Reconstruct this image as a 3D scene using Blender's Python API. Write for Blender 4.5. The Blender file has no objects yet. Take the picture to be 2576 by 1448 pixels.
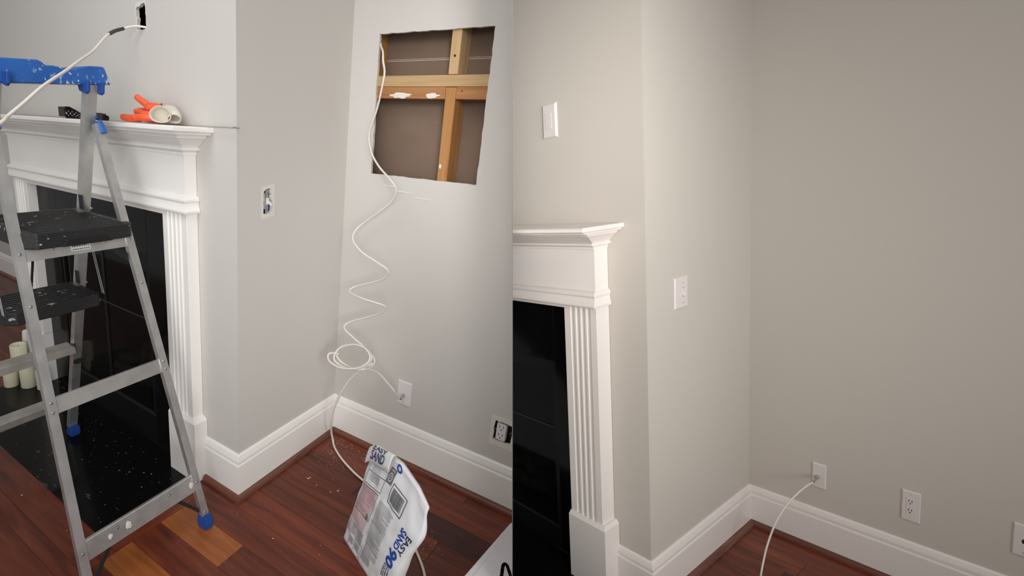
import bpy, bmesh, math, random
from mathutils import Vector, Matrix, noise
random.seed(7)
SC = bpy.context.scene
COL = SC.collection

# ---------------------------------------------------------------- camera, world, lights, exposure
# One camera looks into two builds of one corner: the corner under repair (left)
# and the finished corner (right).
CAM_L = Matrix(((0.8185326066, 0.1986095683, -0.5390348887), (0.5714266605, -0.1851974564, 0.7994832543), (0.0589571337, -0.9624220184, -0.2650809591)))
EYE_L = Vector((0, 0, 1.432))
cam_data = bpy.data.cameras.new('camera'); cam = bpy.data.objects.new('camera', cam_data); COL.objects.link(cam)
right, down, fwd = CAM_L.col[0], CAM_L.col[1], CAM_L.col[2]
m = Matrix((right, -down, -fwd)).transposed().to_4x4(); m.translation = EYE_L
cam.matrix_world = m
cam_data.sensor_width = 36; cam_data.sensor_fit = 'HORIZONTAL'
cam_data.lens = 36 * 1235.83 / 2576
cam_data.shift_x = (1288 - 900) / 2576
cam_data.shift_y = (676.88 - 724) / 2576
cam_data.clip_start = 0.02
SC.camera = cam

# finished room turned and tilted about the camera to fit the image's right half
REL = Matrix(((0.89540121, 0.39587679, -0.20380933), (-0.39605219, 0.91727948, 0.04172549), (0.20346827, 0.04335808, 0.97812102)))
ROOM_R = Matrix.Translation((0, 0, 1.432)) @ REL.to_4x4() @ Matrix.Translation((0, 0, -1.684))   # finished room -> world
ROOM_L = Matrix.Identity(4)

world = bpy.data.worlds.new('room_ambience'); SC.world = world; world.use_nodes = True
bg = world.node_tree.nodes['Background']; bg.inputs[0].default_value = (1.0, 0.995, 0.985, 1); bg.inputs[1].default_value = 0.33

def area_light(name, loc, target, size, size_y, power, color, room=ROOM_L, spread=180):
    l = bpy.data.lights.new(name, 'AREA'); l.shape = 'RECTANGLE'; l.size = size; l.size_y = size_y
    l.energy = power; l.color = color; l.spread = math.radians(spread)
    o = bpy.data.objects.new(name, l); COL.objects.link(o)
    p = room @ Vector(loc); t = room @ Vector(target)
    o.matrix_world = Matrix.Translation(p) @ (t - p).to_track_quat('-Z', 'Y').to_matrix().to_4x4()
    return o
WARM, WARM2 = (1, .992, .98), (1, .985, .965)
area_light('front_window_light_repair', (.6, -1.4, 1.9), (-1.9, 1.1, 1.6), 1.3, 1.3, 4.9, WARM, ROOM_L, 60)
area_light('low_fill_repair', (.9, -1.2, .9), (-1.6, 1.1, .6), 1.0, 1.0, 3.6, WARM, ROOM_L, 60)  # added low fill that lifts the lower chimney and trim, not a window
area_light('top_fill_repair', (-1.0, -.2, 2.9), (-1.6, 1.2, 1.2), 1.2, 1.2, 7.2, WARM, ROOM_L, 100)  # unseen overhead fill added to brighten the repair corner
area_light('side_window_light_finished', (2.2, .6, 1.6), (-1.25, 1.9, 1.1), 1.2, 1.3, 9.2, WARM2, ROOM_R, 60)
area_light('upper_fill_finished', (1.9, -.2, 1.8), (-1.4, 1.85, 1.6), .8, 1.0, .4, WARM2, ROOM_R, 40)  # weak extra fill added on the finished chimney, no real window
area_light('top_fill_finished', (.3, .6, 3.0), (-1.2, 2.2, 1.2), 1.0, 1.0, 2.4, WARM2, ROOM_R, 100)  # overhead fill added for the finished walls, not a fitting
area_light('high_fill_finished', (1.5, -.6, 2.3), (-1.6, 1.85, 2.1), .6, .6, 1.9, WARM2, ROOM_R, 28)  # tight beam added to brighten the upper chimney near the divider
area_light('front_fill_finished', (.9, -1.0, 1.9), (-1.45, 1.85, 1.75), .6, .8, 1.05, WARM2, ROOM_R, 28)  # frontal fill added to lift the finished chimney face
vs = SC.view_settings
SC.display_settings.display_device = 'sRGB'
vs.view_transform = 'Standard'; vs.look = 'None'; vs.gamma = 1; vs.use_curve_mapping = False; vs.exposure = 0.0

# ---------------------------------------------------------------- materials
def lin(r, g, b):
    f = lambda c: ((c / 255 + .055) / 1.055) ** 2.4 if c / 255 > .04045 else c / 255 / 12.92
    return (f(r), f(g), f(b), 1)
MATS = {}
def mat(name, col, rough=.5, metal=0, spec=.5, bump=0, bscale=200, vary=0, vscale=3, coat=0):
    if name in MATS: return MATS[name]
    M = bpy.data.materials.new(name); M.use_nodes = True; nt = M.node_tree; b = nt.nodes['Principled BSDF']
    b.inputs['Base Color'].default_value = col; b.inputs['Roughness'].default_value = rough
    b.inputs['Metallic'].default_value = metal; b.inputs['Specular IOR Level'].default_value = spec
    b.inputs['Coat Weight'].default_value = coat
    tc = nt.nodes.new('ShaderNodeTexCoord')
    if bump:
        n = nt.nodes.new('ShaderNodeTexNoise'); n.inputs['Scale'].default_value = bscale; n.inputs['Detail'].default_value = 3
        bu = nt.nodes.new('ShaderNodeBump'); bu.inputs['Strength'].default_value = bump; bu.inputs['Distance'].default_value = .002
        nt.links.new(tc.outputs['Object'], n.inputs['Vector']); nt.links.new(n.outputs[0], bu.inputs['Height']); nt.links.new(bu.outputs[0], b.inputs['Normal'])
    if vary:
        n = nt.nodes.new('ShaderNodeTexNoise'); n.inputs['Scale'].default_value = vscale; n.inputs['Detail'].default_value = 4
        r = nt.nodes.new('ShaderNodeValToRGB')
        r.color_ramp.elements[0].position = .35; r.color_ramp.elements[1].position = .65
        r.color_ramp.elements[0].color = tuple(c * (1 - vary) for c in col[:3]) + (1,); r.color_ramp.elements[1].color = tuple(min(1, c * (1 + vary)) for c in col[:3]) + (1,)
        nt.links.new(tc.outputs['Object'], n.inputs['Vector']); nt.links.new(n.outputs[0], r.inputs[0]); nt.links.new(r.outputs[0], b.inputs['Base Color'])
    MATS[name] = M; return M

def spatter(M, scale, thr, col=(.8, .8, .78, 1), stretch=(1, 1, 1), rough=.6):
    """flecks of dried paint or dust mixed over a material's own colour"""
    nt = M.node_tree; b = nt.nodes['Principled BSDF']
    tc = nt.nodes.new('ShaderNodeTexCoord'); mp = nt.nodes.new('ShaderNodeMapping'); mp.inputs['Scale'].default_value = stretch
    n = nt.nodes.new('ShaderNodeTexNoise'); n.inputs['Scale'].default_value = scale; n.inputs['Detail'].default_value = 2; n.inputs['Roughness'].default_value = .6
    r = nt.nodes.new('ShaderNodeValToRGB'); r.color_ramp.elements[0].position = thr; r.color_ramp.elements[1].position = thr + .03
    n2 = nt.nodes.new('ShaderNodeTexNoise'); n2.inputs['Scale'].default_value = scale * .12
    r2 = nt.nodes.new('ShaderNodeValToRGB'); r2.color_ramp.elements[0].position = .45; r2.color_ramp.elements[1].position = .6
    mu = nt.nodes.new('ShaderNodeMath'); mu.operation = 'MULTIPLY'
    mx = nt.nodes.new('ShaderNodeMix'); mx.data_type = 'RGBA'
    nt.links.new(tc.outputs['Object'], mp.inputs[0]); nt.links.new(mp.outputs[0], n.inputs['Vector']); nt.links.new(tc.outputs['Object'], n2.inputs['Vector'])
    nt.links.new(n.outputs[0], r.inputs[0]); nt.links.new(n2.outputs[0], r2.inputs[0])
    nt.links.new(r.outputs[0], mu.inputs[0]); nt.links.new(r2.outputs[0], mu.inputs[1]); nt.links.new(mu.outputs[0], mx.inputs[0])
    s = b.inputs['Base Color']
    if s.is_linked: nt.links.new(s.links[0].from_socket, mx.inputs[6])
    else: mx.inputs[6].default_value = s.default_value
    mx.inputs[7].default_value = col
    nt.links.new(mx.outputs[2], s)
    return M

def wood(name, dark, mid, light, rough=.35, along='X', fine=22, coat=0, spread=.22):
    M = bpy.data.materials.new(name); M.use_nodes = True; nt = M.node_tree; b = nt.nodes['Principled BSDF']; MATS[name] = M
    tc = nt.nodes.new('ShaderNodeTexCoord'); oi = nt.nodes.new('ShaderNodeObjectInfo')
    mp = nt.nodes.new('ShaderNodeMapping'); sc = {'X': (1.6, fine, fine), 'Y': (fine, 1.6, fine), 'Z': (fine, fine, 1.6)}[along]; mp.inputs['Scale'].default_value = sc
    mul = nt.nodes.new('ShaderNodeVectorMath'); mul.operation = 'MULTIPLY_ADD'; mul.inputs[1].default_value = (37, 19, 53)
    nt.links.new(oi.outputs['Random'], mul.inputs[0]); nt.links.new(tc.outputs['Object'], mul.inputs[2]); nt.links.new(mul.outputs[0], mp.inputs[0])
    n = nt.nodes.new('ShaderNodeTexNoise'); n.inputs['Scale'].default_value = 2.0; n.inputs['Detail'].default_value = 5; n.inputs['Distortion'].default_value = .6
    nt.links.new(mp.outputs[0], n.inputs['Vector'])
    r = nt.nodes.new('ShaderNodeValToRGB'); e = r.color_ramp.elements; e[0].position = .28; e[0].color = dark; e[1].position = .72; e[1].color = light
    x = e.new(.5); x.color = mid
    nt.links.new(n.outputs[0], r.inputs[0])
    hs = nt.nodes.new('ShaderNodeHueSaturation'); mr = nt.nodes.new('ShaderNodeMapRange'); mr.inputs[3].default_value = 1 - spread; mr.inputs[4].default_value = 1 + spread
    nt.links.new(oi.outputs['Random'], mr.inputs[0]); nt.links.new(mr.outputs[0], hs.inputs['Value']); nt.links.new(r.outputs[0], hs.inputs['Color']); nt.links.new(hs.outputs[0], b.inputs['Base Color'])
    b.inputs['Roughness'].default_value = rough; b.inputs['Coat Weight'].default_value = coat; b.inputs['Coat Roughness'].default_value = .2
    bu = nt.nodes.new('ShaderNodeBump'); bu.inputs['Strength'].default_value = .08; bu.inputs['Distance'].default_value = .001
    nt.links.new(n.outputs[0], bu.inputs['Height']); nt.links.new(bu.outputs[0], b.inputs['Normal'])
    return M

W_PAINT = mat('greige_wall_paint', lin(203, 199, 194), .6, bump=.06, bscale=350)
W_PAINT2 = mat('warm_cast_wall_paint', lin(202, 195, 186), .6, bump=.05, bscale=350)  # same wall paint, with the warm white balance put into its colour
W_PRIMER = mat('unpainted_wall_patch', lin(218, 213, 207), .7, bump=.1, bscale=300)
W_GYPSUM = mat('broken_gypsum_edge', lin(214, 208, 200), .9, bump=.6, bscale=600, vary=.12, vscale=120)
W_BROWN = mat('brown_drywall_paper', lin(116, 97, 83), .9, vary=.08, vscale=5); spatter(W_BROWN, 160, .73, (.62, .56, .5, 1))
W_SEAM = mat('white_drywall_tape', lin(176, 162, 150), .8)
TRIM = mat('white_trim_paint', lin(240, 237, 233), .38, bump=.03, bscale=120)
TRIM2 = mat('ivory_trim_paint', lin(233, 226, 221), .38, bump=.03, bscale=120)
MARBLE = mat('black_marble', (.0045, .0045, .0048, 1), .12, spec=.2)
MARBLE_D = mat('dusty_black_marble', (.0045, .0045, .0048, 1), .16, spec=.2); spatter(MARBLE_D, 75, .70, (.30, .30, .30, 1)); spatter(MARBLE_D, 12, .66, (.06, .06, .06, 1), (1, 2.6, 1))
IRON = mat('black_iron', (.006, .006, .006, 1), .45, spec=.3)
IRON_G = mat('grey_firebox_steel', (.028, .028, .029, 1), .5)
SOOT = mat('firebox_refractory', (.016, .014, .013, 1), .85, vary=.3, vscale=15)
LOGM = mat('ceramic_log', (.035, .028, .022, 1), .9, bump=.8, bscale=30, vary=.5, vscale=14)
GLASS = bpy.data.materials.new('fireplace_glass'); GLASS.use_nodes = True
_b = GLASS.node_tree.nodes['Principled BSDF']; _b.inputs['Base Color'].default_value = (.006, .006, .006, 1); _b.inputs['Roughness'].default_value = .06; _b.inputs['Alpha'].default_value = .35; _b.inputs['Specular IOR Level'].default_value = .35
ALU = mat('brushed_aluminium', (.62, .62, .61, 1), .42, metal=.85, vary=.12, vscale=14, bump=.05, bscale=90); spatter(ALU, 55, .74, (.75, .75, .73, 1))
ALU_D = mat('aluminium_tread', (.58, .56, .52, 1), .45, metal=.8, vary=.1, vscale=20)
STEEL = mat('steel_rod', (.6, .6, .6, 1), .25, metal=1)
RIVET = mat('rivet_metal', (.42, .42, .42, 1), .35, metal=1)
BLUE = mat('blue_plastic', lin(38, 92, 166), .42, vary=.12, vscale=9); spatter(BLUE, 52, .585, (.55, .60, .68, 1), (1.5, 1.5, .8))
BLUE_F = mat('blue_rubber', lin(30, 72, 150), .55)
BLACKP = mat('black_plastic_tread', (.012, .012, .013, 1), .5, bump=.6, bscale=260); spatter(BLACKP, 48, .635, (.6, .6, .58, 1), (1, .6, 1))
BLACKB = mat('black_bracket', (.012, .012, .012, 1), .5)
WHITEPL = mat('white_plastic', lin(226, 221, 220), .28)
WHITEPL2 = mat('ivory_plastic', lin(224, 216, 212), .26)
SLOT = mat('dark_slot', (.01, .01, .01, 1), .7)
NICKEL = mat('nickel_connector', (.55, .55, .55, 1), .25, metal=1, vary=.3, vscale=160)
CABLE = mat('white_coax_jacket', lin(224, 218, 210), .4)
TAPE = mat('black_tape', (.04, .04, .038, 1), .5)
SWBLUE = mat('blue_switch_box', lin(52, 100, 165), .5, vary=.35, vscale=60)
GALV = mat('galvanised_strap', (.42, .43, .43, 1), .45, metal=.7, vary=.25, vscale=90)
BOXST = mat('dark_metal_box', (.05, .045, .043, 1), .45, metal=.4, vary=.5, vscale=60)
ORANGE = mat('orange_latex', lin(234, 92, 52), .45, bump=.35, bscale=160, vary=.1, vscale=40)
KNIT = mat('off_white_knit', lin(214, 207, 194), .9, bump=.6, bscale=420)
STRAP = mat('black_rubber_strap', lin(44, 32, 32), .5, bump=.2, bscale=120)
WAX = mat('cream_wax', lin(226, 222, 196), .45)
_w = WAX.node_tree.nodes['Principled BSDF']; _w.inputs['Subsurface Weight'].default_value = .25; _w.inputs['Subsurface Radius'].default_value = (.02, .015, .008)
WAX_W = mat('white_wax', lin(224, 220, 214), .45)
BAGW = mat('white_paper_sack', lin(226, 226, 228), .5, bump=.3, bscale=40)
P_GREY = mat('grey_print', lin(176, 176, 178), .6)
P_DGREY = mat('dark_grey_print', lin(92, 94, 98), .6)
P_PINK = mat('pink_print', lin(205, 178, 180), .6)
P_BLUE = mat('blue_print', lin(36, 72, 158), .5)
P_NAVY = mat('navy_print', lin(40, 46, 88), .5)
P_MAROON = mat('maroon_print', lin(112, 70, 80), .6)
BOARD = mat('white_board', lin(214, 212, 216), .45, vary=.02, vscale=8)
INK = mat('black_marker_ink', (.012, .012, .02, 1), .5)
CHIP = mat('plaster_crumb', lin(226, 190, 170), .9)
PINE = wood('pale_pine', lin(170, 136, 94), lin(184, 152, 110), lin(192, 162, 122), .7, 'X', 30, spread=.06)
PINE_V = wood('pale_pine_upright', lin(180, 146, 102), lin(194, 162, 120), lin(204, 174, 132), .7, 'Z', 30, spread=.04)
PINE_O = wood('orange_pine', lin(146, 96, 54), lin(160, 110, 64), lin(170, 122, 76), .7, 'X', 30, spread=.05)
PINE_OV = wood('orange_pine_upright', lin(158, 108, 60), lin(172, 122, 70), lin(182, 134, 82), .7, 'Z', 30, spread=.04)
FLOOR = wood('red_brown_hardwood', lin(74, 28, 16), lin(104, 44, 25), lin(122, 58, 34), .34, 'X', 16)
FLOOR_Y = wood('red_brown_hardwood_cross', lin(78, 30, 18), lin(110, 48, 28), lin(124, 60, 36), .34, 'Y', 16, spread=.08)
FLOOR_LT = wood('orange_hardwood', lin(140, 74, 32), lin(160, 90, 42), lin(172, 104, 54), .34, 'X', 16, spread=.03)
FLOOR_DK = wood('dark_hardwood', lin(50, 20, 16), lin(64, 26, 20), lin(76, 32, 24), .34, 'X', 16, spread=.03)
SUBFL = mat('dark_plank_joint', (.02, .01, .007, 1), .8)
SHOE = wood('hardwood_shoe', lin(92, 50, 38), lin(112, 64, 48), lin(126, 78, 62), .45, 'X', 20, spread=.08)
SHOE_Y = wood('hardwood_shoe_cross', lin(92, 54, 44), lin(116, 76, 64), lin(138, 100, 88), .5, 'Y', 20, spread=.08)

# ---------------------------------------------------------------- mesh helpers
SEAM_P, SEAM_N = Vector((0, 0, 1.432)), Vector((0.94241199, 0.30570881, 0.13565312))       # plane through the camera and image seam; the repair room is cut here
def clip_bm(bm):
    g = bm.verts[:] + bm.edges[:] + bm.faces[:]
    if not any((v.co - SEAM_P).dot(SEAM_N) > 0 for v in bm.verts): return
    r = bmesh.ops.bisect_plane(bm, geom=g, dist=1e-6, plane_co=SEAM_P, plane_no=SEAM_N, clear_outer=True)
    ed = [e for e in r['geom_cut'] if isinstance(e, bmesh.types.BMEdge) and e.is_valid and e.is_boundary]
    if ed:
        try: bmesh.ops.edgenet_fill(bm, edges=ed)
        except Exception: pass
        bmesh.ops.recalc_face_normals(bm, faces=bm.faces[:])

class Root:
    """a top-level thing: an Empty at the thing's base, or its own mesh"""
    def __init__(s, name, label, cat, base=(0, 0, 0), room=ROOM_L, group=None, kind=None, clip=False, bm=None, material=None, smooth=False):
        s.base = Vector(base); s.room = room; s.clip = clip
        me = finish(bm, s.base, material, smooth, clip, name) if bm is not None else None
        s.o = bpy.data.objects.new(name, me); COL.objects.link(s.o)
        s.o.matrix_world = room @ Matrix.Translation(s.base)
        s.o['label'] = label; s.o['category'] = cat
        if group: s.o['group'] = group
        if kind: s.o['kind'] = kind
    def part(s, name, bm, material, parent=None, smooth=False, label=None, kind=None, offset=None):
        me = finish(bm, s.base, material, smooth, s.clip, name)
        return s.link(name, me, parent, label, kind)
    def link(s, name, me, parent=None, label=None, kind=None):
        if me is None: return None
        o = bpy.data.objects.new(name, me); COL.objects.link(o); o.parent = parent or s.o
        if label: o['label'] = label
        if kind: o['kind'] = kind
        return o

def finish(bm, base, material, smooth, clip, name):
    if clip: clip_bm(bm)
    if not bm.faces: bm.free(); return None
    bmesh.ops.translate(bm, verts=bm.verts[:], vec=-base)
    me = bpy.data.meshes.new(name); bm.to_mesh(me); bm.free()
    for mm in (material if isinstance(material, (list, tuple)) else [material]): me.materials.append(mm)
    if smooth:
        for p in me.polygons: p.use_smooth = True
    return me

def BM(): return bmesh.new()
def box(bm, a, b, bev=0, seg=1, mi=0):
    a, b = Vector(a), Vector(b)
    c = [(x, y, z) for z in (a.z, b.z) for y in (a.y, b.y) for x in (a.x, b.x)]
    v = [bm.verts.new(p) for p in c]
    f = [bm.faces.new([v[i] for i in q]) for q in ((0, 2, 3, 1), (4, 5, 7, 6), (0, 1, 5, 4), (2, 6, 7, 3), (0, 4, 6, 2), (1, 3, 7, 5))]
    for x in f: x.material_index = mi
    if bev:
        ed = list({e for x in f for e in x.edges})
        bmesh.ops.bevel(bm, geom=ed, offset=bev, segments=seg, affect='EDGES', profile=.5)
    return bm
def prism(bm, pts, d, mi=0, bev=0, seg=1):
    """closed polygon (3D points) pushed along vector d"""
    d = Vector(d); n = len(pts)
    a = [bm.verts.new(p) for p in pts]; b = [bm.verts.new(Vector(p) + d) for p in pts]
    fs = [bm.faces.new(a[::-1]), bm.faces.new(b)] + [bm.faces.new((a[i], a[(i + 1) % n], b[(i + 1) % n], b[i])) for i in range(n)]
    for f in fs: f.material_index = mi
    bmesh.ops.recalc_face_normals(bm, faces=fs)
    if bev: bmesh.ops.bevel(bm, geom=list({e for f in fs for e in f.edges}), offset=bev, segments=seg, affect='EDGES', profile=.5)
    return bm
def tube(bm, pts, r, seg=10, cap=True, closed=False):
    pts = [Vector(p) for p in pts]; n = len(pts); rr = r if isinstance(r, (list, tuple)) else [r] * n
    rings = []; up = Vector((0, 0, 1)); prev = None
    for i, p in enumerate(pts):
        t = (pts[min(i + 1, n - 1)] - pts[max(i - 1, 0)]).normalized()
        if prev is None: u = t.cross(up if abs(t.z) < .95 else Vector((1, 0, 0))).normalized()
        else: u = (prev - t * prev.dot(t)).normalized()
        prev = u; w = t.cross(u)
        rings.append([bm.verts.new(p + (u * math.cos(a) + w * math.sin(a)) * rr[i]) for a in [2 * math.pi * k / seg for k in range(seg)]])
    for i in range(n - 1):
        for k in range(seg): bm.faces.new((rings[i][k], rings[i][(k + 1) % seg], rings[i + 1][(k + 1) % seg], rings[i + 1][k]))
    if cap: bm.faces.new(rings[0][::-1]); bm.faces.new(rings[-1])
    return bm
def lathe(bm, prof, c, seg=24):
    c = Vector(c); rings = []
    for r, z in prof:
        rings.append([bm.verts.new(c + Vector((r * math.cos(2 * math.pi * k / seg), r * math.sin(2 * math.pi * k / seg), z))) for k in range(seg)])
    for i in range(len(rings) - 1):
        for k in range(seg): bm.faces.new((rings[i][k], rings[i][(k + 1) % seg], rings[i + 1][(k + 1) % seg], rings[i + 1][k]))
    bm.faces.new(rings[0][::-1]); bm.faces.new(rings[-1])
    return bm
def spline(pts, k=8):
    """Catmull-Rom through the points"""
    P = [Vector(p) for p in pts]; P = [P[0] * 2 - P[1]] + P + [P[-1] * 2 - P[-2]]; out = []
    for i in range(1, len(P) - 2):
        for j in range(k):
            t = j / k; a, b, c, d = P[i - 1:i + 3]
            out.append(.5 * ((2 * b) + (c - a) * t + (2 * a - 5 * b + 4 * c - d) * t * t + (3 * b - a - 3 * c + d) * t ** 3))
    out.append(P[-2]); return out
def sheet(bm, outer, holes, to3d, thick, n, edge_mi=1):
    """flat sheet with holes: outlines in 2D, mapped by to3d, thickness along n"""
    fr = []; n = Vector(n)
    loops = []
    for poly in [outer] + holes:
        vs_ = [bm.verts.new(to3d(*p)) for p in poly]; loops.append(vs_)
        fr += [bm.edges.new((vs_[i], vs_[(i + 1) % len(vs_)])) for i in range(len(vs_))]
    res = bmesh.ops.triangle_fill(bm, use_beauty=True, use_dissolve=False, edges=fr)
    faces = [f for f in res['geom'] if isinstance(f, bmesh.types.BMFace)]
    back = {}
    for L in loops:
        for v in L: back[v] = bm.verts.new(v.co + n * thick)
    for f in faces: bm.faces.new([back[v] for v in f.verts][::-1])
    for li, L in enumerate(loops):
        for i in range(len(L)):
            f = bm.faces.new((L[i], L[(i + 1) % len(L)], back[L[(i + 1) % len(L)]], back[L[i]])); f.material_index = edge_mi if li else 0
    bmesh.ops.recalc_face_normals(bm, faces=bm.faces[:])
    return bm
def mould(bm, prof, A, B, mA, mB):
    """profile (offset, height) run from A to B; mA/mB are the mitre directions at the ends"""
    A, B, mA, mB = Vector(A), Vector(B), Vector(mA), Vector(mB)
    a = [bm.verts.new(A + mA * d + Vector((0, 0, z))) for d, z in prof]; b = [bm.verts.new(B + mB * d + Vector((0, 0, z))) for d, z in prof]
    n = len(prof); fs = [bm.faces.new((a[i], a[(i + 1) % n], b[(i + 1) % n], b[i])) for i in range(n)] + [bm.faces.new(a), bm.faces.new(b[::-1])]
    bmesh.ops.recalc_face_normals(bm, faces=fs); return bm
def usweep(bm, prof, xl, xr, yf, yw, kx=1, ky=1):
    """profile (overhang, height) carried round a mantel: left return, front, right return"""
    rows = [[bm.verts.new(p) for p in ((xl - o * kx, yw, z), (xl - o * kx, yf - o * ky, z), (xr + o * kx, yf - o * ky, z), (xr + o * kx, yw, z))] for o, z in prof]
    for i in range(len(rows) - 1):
        for k in range(3): bm.faces.new((rows[i][k], rows[i][k + 1], rows[i + 1][k + 1], rows[i + 1][k]))
    bm.faces.new(rows[0]); bm.faces.new(rows[-1])
    bm.faces.new([r[0] for r in rows] + [r[3] for r in rows[::-1]])
    bmesh.ops.recalc_face_normals(bm, faces=bm.faces[:]); return bm
def ragged(x0, x1, z0, z1, step=.02, amp=.0015):
    P = []
    def run(a, b):
        n = max(2, int((Vector(b) - Vector(a)).length / step))
        for i in range(n):
            t = i / n; p = Vector(a).lerp(Vector(b), t)
            j = amp if i else amp * .3
            P.append((p.x + random.uniform(-j, j), p.y + random.uniform(-j, j)))
    run((x0, z0), (x1, z0)); run((x1, z0), (x1, z1)); run((x1, z1), (x0, z1)); run((x0, z1), (x0, z0))
    return P

BASE_PROF = [(0, .0), (.018, .0), (.018, .146), (.0165, .151), (.0145, .153), (.0145, .166), (.012, .1665), (.012, .169), (.0135, .1695), (.008, .186), (.003, .192), (0, .192)]
SHOE_PROF = [(.018, 0), (.037, 0), (.0365, .007), (.034, .0135), (.029, .019), (.0235, .0215), (.018, .022)]

# ================================================================= ROOM UNDER REPAIR (left)
YW, YB, XS = 1.1434, 1.7625, -1.2818          # chimney face, back wall, return wall; both rooms' coordinates come from image pixels
XL = -3.12                                     # far end of the chimney breast
CEIL = 2.75
WING = 1.25                                    # how far the added light divider reaches into the room
# chimney face with the fireplace opening and a ragged cable hole
hole_r = [(-1.8110, 1.752), (-1.8100, 1.776), (-1.8060, 1.79), (-1.8120, 1.797), (-1.8110, 1.81), (-1.8130, 1.822), (-1.8030, 1.829), (-1.7920, 1.827), (-1.7800, 1.835), (-1.7580, 1.838), (-1.7540, 1.82), (-1.7555, 1.802), (-1.7530, 1.796), (-1.7545, 1.77), (-1.7530, 1.752), (-1.7820, 1.7505)]
bm = sheet(BM(), [(XL, 0), (-2.60, 0), (-2.60, .96), (-1.80, .96), (-1.80, 0), (XS, 0), (XS, CEIL), (XL, CEIL)], [hole_r], lambda x, z: (x, YW, z), .0127, (0, 1, 0))
wall_ch = Root('wall_chimney', 'grey chimney wall above the mantel with a ragged black cable hole', 'wall', (0, YW, 0), kind='structure', bm=bm, material=[W_PAINT, W_GYPSUM])
wall_ch.base = Vector((0, YW, 0))
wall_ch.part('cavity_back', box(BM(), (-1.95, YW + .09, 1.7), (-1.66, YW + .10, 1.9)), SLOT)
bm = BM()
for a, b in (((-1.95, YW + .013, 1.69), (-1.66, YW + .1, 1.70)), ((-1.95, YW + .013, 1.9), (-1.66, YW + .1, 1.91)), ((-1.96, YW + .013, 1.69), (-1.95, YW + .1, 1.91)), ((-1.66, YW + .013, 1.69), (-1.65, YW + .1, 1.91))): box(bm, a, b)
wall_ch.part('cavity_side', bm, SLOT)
# torn paper round the cable hole
bm = sheet(BM(), [(-1.8170, 1.748), (-1.8165, 1.80), (-1.8190, 1.826), (-1.8100, 1.842), (-1.7520, 1.845), (-1.7510, 1.752), (-1.7515, 1.746)], [hole_r], lambda x, z: (x, YW - .0006, z), .0004, (0, 1, 0))
wall_ch.part('torn_paper', bm, W_PRIMER)

# return wall with the switch opening
swc = (1.283, 1.181)      # centre of the switch (y, z)
hole_s = [(1.2666, 1.1328), (1.2672, 1.1507), (1.2655, 1.1709), (1.2683, 1.1866), (1.2655, 1.1967), (1.2688, 1.2123), (1.2765, 1.2191), (1.2853, 1.2224), (1.3018, 1.2235), (1.3068, 1.2157), (1.3056, 1.2045), (1.3101, 1.2000), (1.3062, 1.1933), (1.3078, 1.1821), (1.3123, 1.1754), (1.3134, 1.1586), (1.3112, 1.1407), (1.3029, 1.1328), (1.2864, 1.1295)]
bm = sheet(BM(), [(YW + .0128, 0), (YB, 0), (YB, CEIL), (YW + .0128, CEIL)], [hole_s], lambda y, z: (XS, y, z), .0127, (-1, 0, 0))
wall_rt = Root('wall_return', 'grey return wall with an open light switch hole', 'wall', (XS, YW, 0), kind='structure', bm=bm, material=[W_PAINT, W_GYPSUM])
bm = sheet(BM(), [(1.256, 1.112), (1.3235, 1.121), (1.3225, 1.238), (1.256, 1.229)], [hole_s], lambda y, z: (XS + .0006, y, z), .0005, (-1, 0, 0))
wall_rt.part('unpainted_patch', bm, W_PRIMER)

# back wall with the big square opening
HX0, HX1, HZ0, HZ1 = -1.152, -.684, 1.2755, 1.8145
hole_o = [(-.487, .286), (-.4855, .312), (-.488, .335), (-.4845, .371), (-.455, .373), (-.434, .370), (-.412, .368), (-.414, .33), (-.416, .286), (-.44, .2825), (-.470, .2815)]
bm = sheet(BM(), [(XS, 0), (-.20, 0), (-.20, CEIL), (XS, CEIL)], [ragged(HX0, HX1, HZ0, HZ1, .018, .0014), hole_o], lambda x, z: (x, YB, z), .0127, (0, 1, 0))
wall_bk = Root('wall_back', 'grey back wall with a large square hole showing the studs', 'wall', (0, YB, 0), kind='structure', clip=True, bm=bm, material=[W_PAINT, W_GYPSUM])
YSf = YB + .0127
wall_bk.part('far_drywall', box(BM(), (-1.30, YSf + .089, .1), (-.2, YSf + .1, 2.2)), W_BROWN, label='brown paper back of the far drywall')
bm = box(BM(), (-1.25, YSf + .0875, 1.7265), (-.3, YSf + .089, 1.7295)); box(bm, (-1.25, YSf + .0875, 1.7325), (-.3, YSf + .089, 1.7345))
wall_bk.part('drywall_joint', bm, W_SEAM)
wall_bk.part('stud', box(BM(), (-.848, YSf, 1.663), (-.810, YSf + .087, 2.6), .0015), PINE_V)
wall_bk.part('stud', box(BM(), (-.851, YSf, .03), (-.810, YSf + .087, 1.6185), .0015), PINE_OV)
wall_bk.part('stud', box(BM(), (-1.212, YSf, 1.663), (-1.174, YSf + .087, 2.6), .0015), PINE_OV)
wall_bk.part('stud', box(BM(), (-1.270, YSf, .03), (-1.232, YSf + .087, 1.575), .0015), PINE_OV)
wall_bk.part('header_plate', box(BM(), (-1.189, YSf, 1.6205), (-.3, YSf + .087, 1.6615), .0015), PINE)
wall_bk.part('blocking', box(BM(), (-1.189, YSf, 1.5765), (-.852, YSf + .087, 1.6195), .0012), PINE_O)
wall_bk.part('blocking', box(BM(), (-.809, YSf, 1.5765), (-.3, YSf + .087, 1.6195), .0012), PINE_O)
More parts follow.
